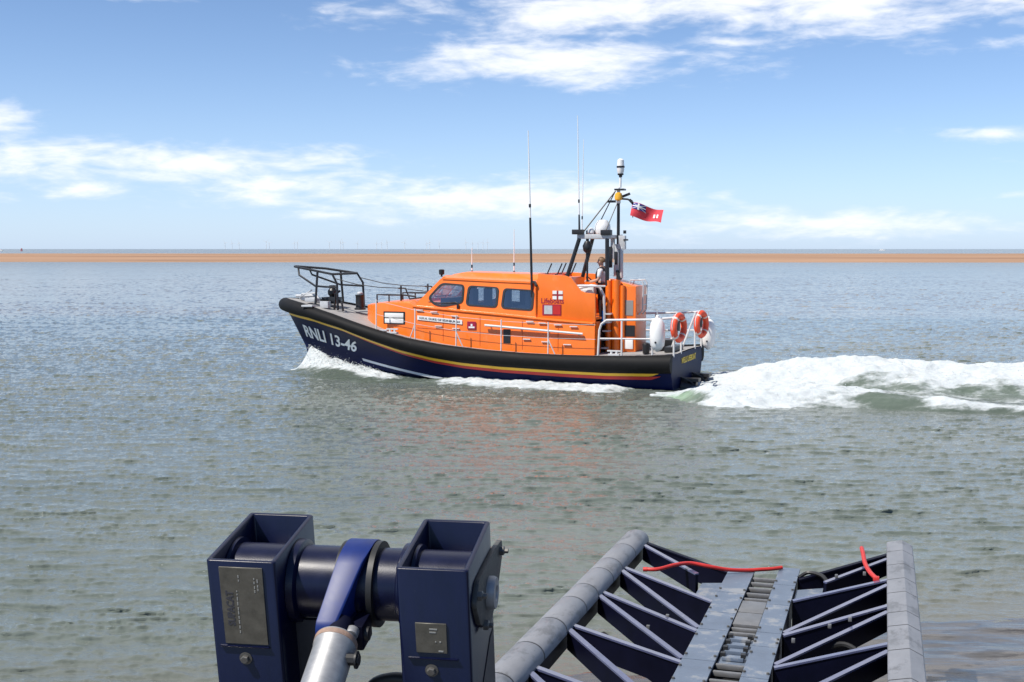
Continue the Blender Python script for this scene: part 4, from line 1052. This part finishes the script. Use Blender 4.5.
# ------------------------------------------------------------------ launching carriage at the water's edge
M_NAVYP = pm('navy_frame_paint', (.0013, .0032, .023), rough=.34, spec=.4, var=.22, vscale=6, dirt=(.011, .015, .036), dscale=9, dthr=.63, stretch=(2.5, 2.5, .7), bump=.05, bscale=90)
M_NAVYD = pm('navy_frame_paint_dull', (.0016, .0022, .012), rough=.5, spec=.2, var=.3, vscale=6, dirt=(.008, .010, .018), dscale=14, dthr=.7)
M_NAVYT = pm('navy_flange_lit', (.085, .095, .175), rough=.22, spec=.8, var=.2, vscale=8, coat=1., dirt=(.2, .21, .28), dscale=24, dthr=.62)  # lighter copy of the frame navy, sky sheen put into its base colour
M_PAD = pm('grey_skid_pad', (.205, .21, .225), rough=.5, var=.14, vscale=5, dirt=(.135, .138, .145), dscale=6, dthr=.53, bump=.25, bscale=35, stretch=(1, .5, 1))
M_GALV = pm('worn_grey_plate', (.135, .17, .225), rough=.42, metal=.2, var=.18, vscale=4, dirt=(.27, .28, .29), dscale=4, dthr=.54, bump=.15, bscale=50)
M_RUNG = pm('worn_steel', (.19, .19, .19), rough=.45, metal=.4, var=.2, vscale=9, dirt=(.16, .13, .10), dscale=12, dthr=.6)
M_REDH = pm('red_hose_rubber', (.52, .030, .024), rough=.5, var=.1)
M_STAIN = pm('brushed_steel', (.32, .32, .32), rough=.5, metal=.5, var=.15, vscale=5, stretch=(1, 8, 8))
M_PLATE = pm('tarnished_plate', (.115, .108, .088), rough=.45, metal=.3, var=.25, vscale=18, dirt=(.13, .12, .10), dscale=30, dthr=.62)
M_BOLT = pm('zinc_bolt', (.13, .125, .115), rough=.5, metal=.5, var=.2, vscale=40)
M_HOSE = pm('black_hose', (.014, .014, .014), rough=.5)
M_RUST = pm('grimy_bracket', (.055, .055, .05), rough=.6, var=.4, vscale=22, dirt=(.13, .11, .09), dscale=30, dthr=.58)

cd = Vector((.95526, -.29577, 0)); dd_ = Vector((.29570, .95504, -.02140)); nn_ = Vector((.00633, .02044, .99977)); oo_ = Vector((0, 0, CH))-nn_*2.4
MCAR = Matrix(((cd.x, dd_.x, nn_.x, oo_.x), (cd.y, dd_.y, nn_.y, oo_.y), (cd.z, dd_.z, nn_.z, oo_.z), (0, 0, 0, 1)))
T0_ = Vector((-.95, 8.4, -1.4))
MCAR = MCAR @ Matrix.Translation(T0_)
car = thing('launching_carriage', 'navy steel launching carriage with two grey skid rails at the water edge', 'boat carriage', MCAR)
def K(s, t, h): return Vector((s, t, h))-T0_
class CB(MB):
    def slab(self, s0, s1, t0, t1, h0, h1): return self.box(K((s0+s1)/2, (t0+t1)/2, (h0+h1)/2), (abs(s1-s0), abs(t1-t0), abs(h1-h0)))
def rail(sc, seams, t_end, flip):
    prof = [(-.118*math.cos(a_), -.10+.108*math.sin(a_)**.8) for a_ in [math.pi*k/14 for k in range(15)]] if not flip else \
           [(-.112, -.10), (-.112, -.026), (-.104, -.018), (.012, .006), (.022, .006), (.104, -.034), (.112, -.044), (.112, -.10)]
    cuts = [3.2, 4.0, 4.6, 5.4, 6.0, 6.75]+sorted(seams)+[t_end]
    r_ = CB()
    for a, b in zip(cuts[:-1], cuts[1:]):
        g = .008; rows = [[K(sc+p*k, t, q-e_) for p, q in prof] for t, k, e_ in ((a+g, .99, .003), (a+g+.005, 1, 0), (b-g-.005, 1, 0), (b-g, .99, .003))]
        o = len(r_.v); r_.grid(rows); m = len(prof); r_.f.append(tuple(o+i for i in range(m))); r_.f.append(tuple(o+3*m+i for i in reversed(range(m))))
    o = r_.build('skid_rail', M_PAD, car, sharp=(24 if flip else 40), split=False)
    sm_ = CB()
    for c in cuts[1:-1]: sm_.grid([[K(sc+p, t, q-.0015) for p, q in prof] for t in (c-.0075, c+.0075)])
    sm_.build('pad_seam', M_HOSE, o)
    c_ = CB().slab(sc-.07, sc+.07, 3.2, t_end-.02, -.26, -.085); c_.build('rail_beam', M_NAVYD, o)
rail(-2.165, [7.39, 7.97, 8.55, 8.94, 9.47, 9.83, 10.39], 11.02, False)
rail(.19, [7.43, 8.03, 8.59, 8.94, 9.50, 9.93, 10.43, 10.94], 11.36, True)
HP = -.25                        # height of the central plates
def beam(a, b, w=.052, d0=.16, d1=.27, haunch=.7, top=None):
    """flat top flange with a deep tapering web under it"""
    a, b = K(*a), K(*b); ax = (b-a).normalized(); sd_ = ax.cross(Vector((0, 0, 1))).normalized(); up = Vector((0, 0, 1))
    mb = MB()
    fl = [a+sd_*w/2, b+sd_*w/2, b-sd_*w/2, a-sd_*w/2]
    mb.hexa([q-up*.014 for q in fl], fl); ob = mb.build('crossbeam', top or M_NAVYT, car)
    wb = MB(); m = a+(b-a)*haunch
    P = [a, b, b-up*d1, m-up*(d0+.02), a-up*d0]
    P = [q-up*.0145 for q in P]
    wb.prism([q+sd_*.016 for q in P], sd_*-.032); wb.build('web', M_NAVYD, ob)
    return ob
LBm = [(10.92, 10.75), (9.93, 9.72), (9.10, 8.88), (8.16, 8.12), (7.2, 7.15), (6.3, 6.25), (5.3, 5.25)]
RBm = [(11.1, 10.68), (10.17, 9.96), (9.36, 8.97), (8.38, 8.20), (7.4, 7.25), (6.5, 6.35), (5.5, 5.35)]
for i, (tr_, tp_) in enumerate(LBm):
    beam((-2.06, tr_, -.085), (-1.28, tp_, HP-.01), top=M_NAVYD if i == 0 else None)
    if i < len(LBm)-1:
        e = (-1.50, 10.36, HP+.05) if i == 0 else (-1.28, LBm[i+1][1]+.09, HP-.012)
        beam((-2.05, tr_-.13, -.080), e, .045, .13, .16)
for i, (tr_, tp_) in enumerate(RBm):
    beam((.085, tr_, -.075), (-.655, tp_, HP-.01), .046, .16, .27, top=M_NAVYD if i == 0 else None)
    if i < len(RBm)-1:
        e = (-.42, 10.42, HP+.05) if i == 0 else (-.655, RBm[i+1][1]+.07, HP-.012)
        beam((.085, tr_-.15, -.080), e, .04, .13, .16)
for pts, nm in (([(-1.46, 9.85), (-1.285, 9.80), (-1.285, 10.46), (-1.46, 10.40)], 'l'), ([(-.655, 9.98), (-.44, 10.16), (-.44, 10.56), (-.655, 10.42)], 'r')):
    MB().prism([K(a, b, HP-.06) for a, b in pts], (0, 0, .018)).build('gusset_plate', M_GALV, car)
def track(s0, s1, cuts, lab):
    p = CB()
    for a, b in zip(cuts[:-1], cuts[1:]): p.slab(s0, s1, a+.004, b-.004, HP-.02, HP)
    o = p.build('track_plate', M_GALV, car, split=False)
    w_ = CB().slab(s0+.012, s0+.034, cuts[0], cuts[-1], HP-.24, HP-.021); w_.slab(s1-.034, s1-.012, cuts[0], cuts[-1], HP-.24, HP-.021); w_.build('track_web', M_NAVYD, o)
    bl = CB()
    for a in cuts[1:-1]:
        for dt_ in (-.16, .10):
            for s in (s0+.012, s1-.012): bl.cyl(K(s, a+dt_, HP-.004), K(s, a+dt_, HP+.012), .011, .010, 8)
    bl.build('bolt', M_BOLT, o)
track(-1.275, -1.05, [3.2, 4.1, 5., 5.9, 6.8, 7.62, 8.16, 8.9, 9.38, 10.0, 10.9], 'l')
track(-.845, -.665, [3.2, 4.1, 5., 5.9, 6.8, 7.9, 8.6, 8.95, 9.75, 10.4, 11.03], 'r')
for t in [10.63, 10.46, 10.28, 10.10, 9.93, 9.06, 8.94, 8.17, 8.02, 7.84, 7.6, 7.4, 7.2]:
    CB().slab(-1.045, -.85, t-.024, t+.012, HP-.05, HP-.014).build('rung', M_RUNG, car, bevel=.010)
for a, b in ((9.48, 9.82), (9.13, 9.46)): CB().slab(-1.045, -.85, a, b, HP-.04, HP-.008).build('cover_plate', M_RUNG, car, bevel=.004)
sl_ = CB(); bb = CB()
for k in range(4):
    t = 8.32+.15*k; sl_.slab(-1.02, -.87, t-.035, t+.035, HP-.03, HP-.004)
    for s in (-1.015, -.875): bb.slab(s-.016, s+.016, t-.022, t+.022, HP-.01, HP+.02)
sl_.slab(-1.045, -.85, 8.22, 8.84, HP-.06, HP-.034)
so_ = sl_.build('chain_cover', M_GALV, car, bevel=.004, split=False); bb.build('cover_bolt', M_HOSE, so_)
CB().slab(-1.05, -.845, 3.2, 10.68, HP-.22, HP-.12).build('track_gap_shade', M_HOSE, car)  # black sheet below the rungs, dark of the open gaps put into colour
# hydraulic lines and clamps tucked under the beams
hy = CB(); hy.tube(smooth_path([K(-1.95, 8.65, -.3), K(-1.7, 8.45, -.36), K(-1.45, 8.5, -.33), K(-1.28, 8.4, -.42)]), .035, 8); hy.tube(smooth_path([K(-.63, 8.3, -.46), K(-.48, 8.55, -.33), K(-.27, 8.74, -.23), K(-.12, 8.72, -.26), K(.0, 8.6, -.4)]), .022, 8); hy.tube(smooth_path([K(-.66, 10.72, -.26), K(-.58, 10.78, -.22), K(-.46, 10.70, -.22), K(-.40, 10.6, -.26)]), .018, 6)
hy.tube(smooth_path([K(-.45, 7.55, -.46), K(-.33, 7.72, -.30), K(-.2, 7.70, -.32), K(-.15, 7.5, -.5)]), .03, 6)
hy.build('hydraulic_hose', M_HOSE, car)
cm = CB()
for s, t, h in ((-1.62, 8.72, -.22), (-1.72, 8.66, -.30), (-.18, 8.98, -.10), (-.56, 8.66, -.20), (-.32, 8.90, -.14), (-.33, 10.50, -.16), (-.1, 10.42, -.1), (-1.52, 8.98, -.20)): cm.slab(s-.013, s+.013, t-.013, t+.013, h-.02, h+.012)
cm.build('hose_clamp', M_RUNG, car, bevel=.006)
# undercarriage standing on the sand
for s in (-1.16, -.755):
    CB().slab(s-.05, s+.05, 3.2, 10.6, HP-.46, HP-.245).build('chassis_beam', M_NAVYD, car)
for t in (4.2, 8.0, 10.35):
    for s in (-1.16, -.755):
        p = MCAR @ K(s, t, 0); g = beach_z(p.x, p.y); hgt = -(p.z-g)
        CB().slab(s-.045, s+.045, t-.045, t+.045, max(hgt, -1.55)+.02, HP-.455).build('prop_leg', M_NAVYD, car)
wl_ = CB()
for t in (4.8,):
    for s in (-1.62, -.28):
        p = MCAR @ K(s, t, 0); g = beach_z(p.x, p.y); zc_ = -(p.z-g)+.34
        wl_ = CB().cyl(K(s-.11, t, zc_), K(s+.11, t, zc_), .34, .34, 28); w0 = wl_.build('wheel', M_HOSE, car, bevel=.03)
        CB().cyl(K(s-.125, t, zc_), K(s+.125, t, zc_), .17, .17, 20).build('hub', M_NAVYP, w0, bevel=.01)
        CB().slab(min(s, -1.16 if s < -1 else -.755), max(s, -1.16 if s < -1 else -.755), t-.06, t+.06, zc_-.06, zc_+.06).build('axle', M_NAVYD, car)
        CB().slab((-1.2 if s < -1 else -.80), (-1.12 if s < -1 else -.72), t-.07, t+.07, zc_-.06, HP-.45).build('axle_hanger', M_NAVYD, car)

# red hose lying over the carriage, red strap hanging on a beam
rh = thing('red_hose', 'long red hose lying across the chain track of the carriage', 'hose', MCAR @ Matrix.Translation(K(-1.3, 10.35, -.17)))
def KK(s, t, h, o): return Vector((s, t, h))-Vector(o)
o_ = (-1.3, 10.35, -.17)
MB().tube(smooth_path([KK(*q, o_) for q in ((-1.90, 10.12, -.14), (-1.80, 10.14, -.135), (-1.68, 10.30, -.125), (-1.57, 10.46, -.14), (-1.42, 10.52, -.17), (-1.26, 10.62, -.21), (-1.1, 10.74, -.231), (-1.0, 10.80, -.231), (-.9, 10.86, -.231), (-.82, 10.93, -.229))]), .017, 10).build('tube', M_REDH, rh)
MB().cyl(KK(-1.895, 10.12, -.14, o_), KK(-1.93, 10.115, -.142, o_), .020, .019, 10).build('coupling', M_REDH, rh)
o_ = (-.08, 10.4, -.1)
rs_ = thing('red_strap', 'short red strap hooked over the far beam beside the right skid rail', 'strap', MCAR @ Matrix.Translation(Vector(K(*o_))))
P_ = [tuple(q) for q in smooth_path([(-.135, 11.02, -.02), (-.12, 10.85, -.03), (-.10, 10.62, -.06), (-.06, 10.40, -.08), (-.01, 10.22, -.085)], 4)]
r_ = MB().tube([KK(*a, o_) for a in P_], .019, 8)
r_.build('webbing', M_REDH, rs_)
MB().box(KK(-.005, 10.2, -.087, o_), (.05, .05, .04)).build('hook', M_REDH, rs_, bevel=.008)

# ------------------------------------------------------------------ hinge frame in the foreground
pc = Vector((.98704, -.16049, .00004)); pa = Vector((.15790, .97119, .17850)); pn = Vector((-.02869, -.17618, .98394)); po = Vector((-1.27778, 4.91565, 2.80835))
PB = Vector((.56, .26, -2.35))
MP_ = Matrix(((pc.x, pa.x, pn.x, po.x), (pc.y, pa.y, pn.y, po.y), (pc.z, pa.z, pn.z, po.z), (0, 0, 0, 1))) @ Matrix.Translation(PB)
hf = thing('hinge_frame', 'navy steel hinge frame of two open-topped box posts joined by a thick cross tube', 'hinge frame', MP_)
def H(c, a, n): return Vector((c, a, n))-PB
WP, DP_, TH = .302, .513, .022
class HB(MB):
    def slab(self, c0, c1, a0, a1, n0, n1): return self.box(H((c0+c1)/2, (a0+a1)/2, (n0+n1)/2), (c1-c0, a1-a0, n1-n0))
def post(c0):
    mb = MB(); r = .018
    def rr(g, n):
        p = rounded([(c0+g, g), (c0+WP-g, g), (c0+WP-g, DP_-g), (c0+g, DP_-g)], max(.004, r-g*.4), 4)
        return [H(x, y, n) for x, y in p]
    e = .004
    rows = [rr(0, -2.3), rr(0, -e), rr(e, 0), rr(TH-e, 0), rr(TH, -e), rr(TH, -.9)]
    mb.grid(rows, closeu=True); k = len(rows[0]); mb.f.append(tuple(range(k))); mb.f.append(tuple((len(rows)-1)*k+i for i in range(k)))
    return mb.build('box_post', M_NAVYP, hf, sharp=50)
p1, p2 = post(0), post(.814)
tb = HB().cyl(H(TH+.002, .256, -.2), H(.302+.814-TH, .256, -.2), .155, .155, 48); tb.build('cross_tube', M_NAVYP, hf)
cl2 = HB()
for a, b in ((.303, .345), (.775, .813)): cl2._lathe([(.155, 0), (.182, .002), (.178, b-a-.01), (.157, b-a)], H(a, .256, -.2) if a < .5 else H(b, .256, -.2), Vector((1 if a < .5 else -1, 0, 0)), 48)
for a in (.025, .84): cl2._lathe([(.155, 0), (.178, .001), (.176, .016), (.157, .022)], H(a, .256, -.2), Vector((1, 0, 0)), 48)
cl2.build('tube_collar', M_NAVYP, hf, sharp=40)
# lever clamped round the tube, reaching forward to the ram
def lever(c0, c1, R0, R1, pin, name, mat):
    C0 = Vector((.256, -.2)); C1 = Vector(pin); d = C1-C0; L_ = d.length; th_ = math.atan2(d.y, d.x); al = math.acos((R0-R1)/L_)
    P = []
    for k in range(25): a = th_+al+(2*math.pi-2*al)*k/24; P.append(C0+Vector((math.cos(a), math.sin(a)))*R0)
    for k in range(13): a = th_-al+2*al*k/12; P.append(C1+Vector((math.cos(a), math.sin(a)))*R1)
    mb = MB().prism([H(c0, q.x, q.y) for q in P], (c1-c0, 0, 0)); V2 = []
    for v in mb.v:
        a_, n_ = v[1]+PB.y, v[2]+PB.z; k = min(1, max(0, (Vector((a_, n_))-C0).dot(d)/L_/L_)); left = abs(v[0]+PB.x-c0) < 1e-4
        V2.append((v[0]-k*(.045 if left else .085), v[1], v[2]))
    mb.v = V2
    return mb.build(name, mat, hf, bevel=.006)
M_NAVYL = pm('navy_lever_paint', (.007, .021, .125), rough=.42, spec=.3, var=.2, vscale=7, dirt=(.16, .2, .3), dscale=38, dthr=.70)
lv = lever(.530, .655, .190, .070, (-.02, -.272), 'lever', M_NAVYL)
HB().cyl(H(.513, .256, -.2), H(.529, .256, -.2), .180, .180, 40).cyl(H(.656, .256, -.2), H(.680, .256, -.2), .184, .184, 40).build('clamp_ring', M_HOSE, hf)
HB().slab(.612, .672, -.04, .10, -.36, -.25).build('clevis', M_NAVYD, hf, bevel=.01)
HB().cyl(H(.635, -.05, -.26), H(.635, -.085, -.268), .028, .028, 16).build('pin', M_STAIN, lv, bevel=.004)
HB().cyl(H(.66, .0, -.30), H(.69, .0, -.30), .030, .030, 12).build('nut', M_HOSE, lv, bevel=.004)
# ram coming forward towards the tractor
rd = Vector((0, -.935, -.355)); r0 = Vector((.578, -.09, -.284))
rm = MB(); rm._lathe([(.070, 0), (.086, .006), (.088, .02), (.088, .05), (.084, .055), (.084, 2.3)], H(*r0), rd, 40); rmo = rm.build('ram', M_STAIN, hf, sharp=40)
MB()._lathe([(.0865, .012), (.0895, .014), (.0895, .036), (.0865, .038)], H(*r0), rd, 40).build('ram_seal', pm('rusty_band', (.30, .20, .15), rough=.6, var=.3, vscale=30), rmo)
MB()._lathe([(.05, -.09), (.055, -.04), (.06, .004)], H(*r0), rd, 24).build('ram_neck', M_NAVYD, rmo)
q_ = r0+rd*.12
MB().cyl(H(*(q_+Vector((.07, 0, .02)))), H(*(q_+Vector((.125, 0, .02)))), .024, .024, 8).cyl(H(*(q_+Vector((.11, 0, .02)))), H(*(q_+Vector((.118, 0, .02)))), .036, .036, 16).build('ram_fitting', M_HOSE, rmo)
HB().slab(.303, .45, .18, .205, -1.6, -.35).build('cheek_plate', pm('dark_grey_plate', (.035, .038, .045), rough=.5, var=.2), hf)
HB().tube(smooth_path([H(.52, .34, -.95), H(.58, .32, -.75), H(.68, .30, -.685), (H(.78, .28, -.68)), H(.85, .28, -.73)]), .03, 12).build('hydraulic_hose', M_HOSE, hf)
# plates, welds and bolts on the front faces
M_ENG = pm('engraved_mark', (.30, .30, .28), rough=.5)
def nplate(c0, c1, n0, n1, rows, word=None):
    o = HB().slab(c0, c1, -.006, .0005, n0, n1).build('maker_plate', M_PLATE, hf, bevel=.001, seg=1)
    if word:
        lettering('plate_name', word, M_TEXTK, o, lambda u, v, w: H(c0+.020+.034*(1-v), -.0065-w*.2, n0+.085+.16*u), .03)
    dm = MB()
    rg = random.Random(int(c0*1000))
    for cx, a, b in rows:
        n = b
        while n > a:
            l = rg.uniform(.006, .016); dm.box(H(cx, -.0068, n-l/2), (.0045, .0012, l)); n -= l+rg.uniform(.004, .012)
    (dm.build('plate_engraving', M_ENG, o, smooth=False, split=False) if rows else None)
nplate(.057, .246, -.376, -.026, [(.128, -.33, -.13), (.140, -.09, -.06), (.208, -.13, -.07), (.222, -.125, -.075)], 'SUPACAT')
nplate(.886, 1.016, -.370, -.237, [], None)
e2 = HB()
for n, a, b in ((-.262, .945, .978), (-.276, .945, .972), (-.318, .967, .972), (-.318, .985, .992), (-.36, .98, 1.0)): e2.box(H((a+b)/2, -.0068, n), (b-a, .0012, .006))
e2.build('plate_engraving', M_ENG, hf, smooth=False, split=False)
ww = HB().slab(.032, .250, -.010, 0.001, -.392, -.384); ww.slab(.850, 1.060, -.010, 0.001, -.400, -.392); ww.build('weld_lip', M_NAVYP, hf, bevel=.003)
for c, n in ((.139, -.445), (.946, -.452)):
    b_ = HB(); b_._lathe([(.028, 0), (.028, .004), (.020, .005)], H(c, 0, n), Vector((0, -1, 0)), 20); b_._lathe([(.019, .005), (.019, .018), (.015, .021)], H(c, 0, n), Vector((0, -1, 0)), 6); b_.build('bolt', M_BOLT, hf, sharp=25)
# bearing bracket on the outer side of the right post
X1 = .302+.814
bk = MB().prism([H(X1+.001, *q) for q in rounded([(.02, -.16), (.10, -.29), (.30, -.40), (.47, -.36), (.66, -.22), (.66, -.15), (.50, -.12), (.28, -.10), (.10, -.09)], .03)], (.022, 0, 0)); bk.build('bearing_bracket', M_RUST, hf, bevel=.003)
HB()._lathe([(.072, .02), (.072, .045), (.066, .056), (.034, .057), (.03, .05), (.010, .05)], H(X1, .30, -.24), Vector((1, 0, 0)), 36).build('bearing_cap', M_STAIN, hf, sharp=30)
for a, n in ((.07, -.14), (.60, -.18), (.18, -.33)):
    HB()._lathe([(.022, .02), (.022, .04), (.012, .045), (.012, .06)], H(X1, a, n), Vector((1, 0, 0)), 6).build('bolt', M_BOLT, hf, sharp=25)
MB().prism([H(X1+.0005, *q) for q in ((.16, -.80), (.20, -.62), (.40, -.50), (.47, -.50), (.47, -1.6), (.16, -1.6))], (.004, 0, 0)).build('cutout_shade', M_BLACK, hf)  # black panel on the surface, shade of a cutout put into its colour
# feet
for c in (.151, .814+.151):
    HB().slab(c-.3, c+.3, -.04, .56, -2.36, -2.30).build('foot_plate', M_NAVYD, hf, bevel=.01)
HB().slab(-.3, 1.4, .12, .4, -2.55, -2.361).build('base_beam', M_NAVYD, hf, bevel=.01)

# ------------------------------------------------------------------ far away: wind farm, buoy, sails
M_TURB = pm('turbine_white', (.80, .81, .82), rough=.5, var=.02)
def turbine(x, y, rot):
    mb = MB(); mb.cyl((0, 0, 0), (0, 0, 72), 2.6, 1.8, 8); mb.box((0, -1.5, 73), (4, 9, 4))
    for k in range(3):
        a = rot+k*2*math.pi/3; d = Vector((math.sin(a), 0, math.cos(a))); s = d.cross(Vector((0, 1, 0)))
        h0 = Vector((0, -7, 73)); mb.prism([h0+s*1.6, h0+d*14+s*2.2, h0+d*42+s*.4, h0+d*42-s*.3, h0-s*1.4], (0, .8, 0))
    mb.lathe([(1.8, 0), (1.4, 2)], (0, -6, 73), (0, -1, 0), 8)
    o = mb.build('wind_turbine', M_TURB, split=False); o.location = (x, y, 0)
    return tag(o, 'tiny white wind turbine standing in the sea on the far horizon', 'wind turbine', 'wind turbines on the horizon')
rt = random.Random(5)
for u in (226, 233, 240, 267, 270, 295, 298, 330, 341, 343.5, 358, 377, 382, 387.5, 405, 427, 430, 439.5, 466, 472.6, 478, 483, 487.5):
    D = rt.uniform(11500, 14500); turbine(D*(u-512)/1200, D, rt.uniform(0, 2))
by = thing('channel_buoy', 'red channel buoy on the horizon behind the sandbank', 'buoy', Matrix.Translation((-(512-23)/1200*2300, 2300, 0)))
MB().lathe([(2.4, -.5), (2.7, .8), (1.2, 1.1)], seg=12).build('float', M_RED, by)
MB().tube([(1, 0, 1), (.4, 0, 5)], .3, 5).tube([(-1, 0, 1), (-.4, 0, 5)], .3, 5).tube([(0, 1, 1), (0, .4, 5)], .3, 5).lathe([(1.4, 3), (1.4, 5), (.2, 5.2)], seg=10).build('cage', M_RED, by)
def yacht(u, D, label):
    t = thing('motor_yacht', label, 'boat', Matrix.Translation((D*(u-512)/1200, D, 0)))
    MB().prism([(-7, -1.6, 0), (6, -1.6, 0), (8, -1.6, 2.2), (-7, -1.6, 1.7)], (0, 3.2, 0)).build('hull', M_WHITE, t)
    MB().prism([(-4, -1.2, 1.8), (3, -1.2, 1.9), (1.6, -1.2, 3.8), (-3.6, -1.2, 3.8)], (0, 2.4, 0)).build('cabin', M_WHITE, t)
yacht(1, 2600, 'white motor boat on the horizon at the left edge beyond the sandbank'); yacht(881, 3000, 'white motor boat on the horizon beyond the right part of the sandbank')
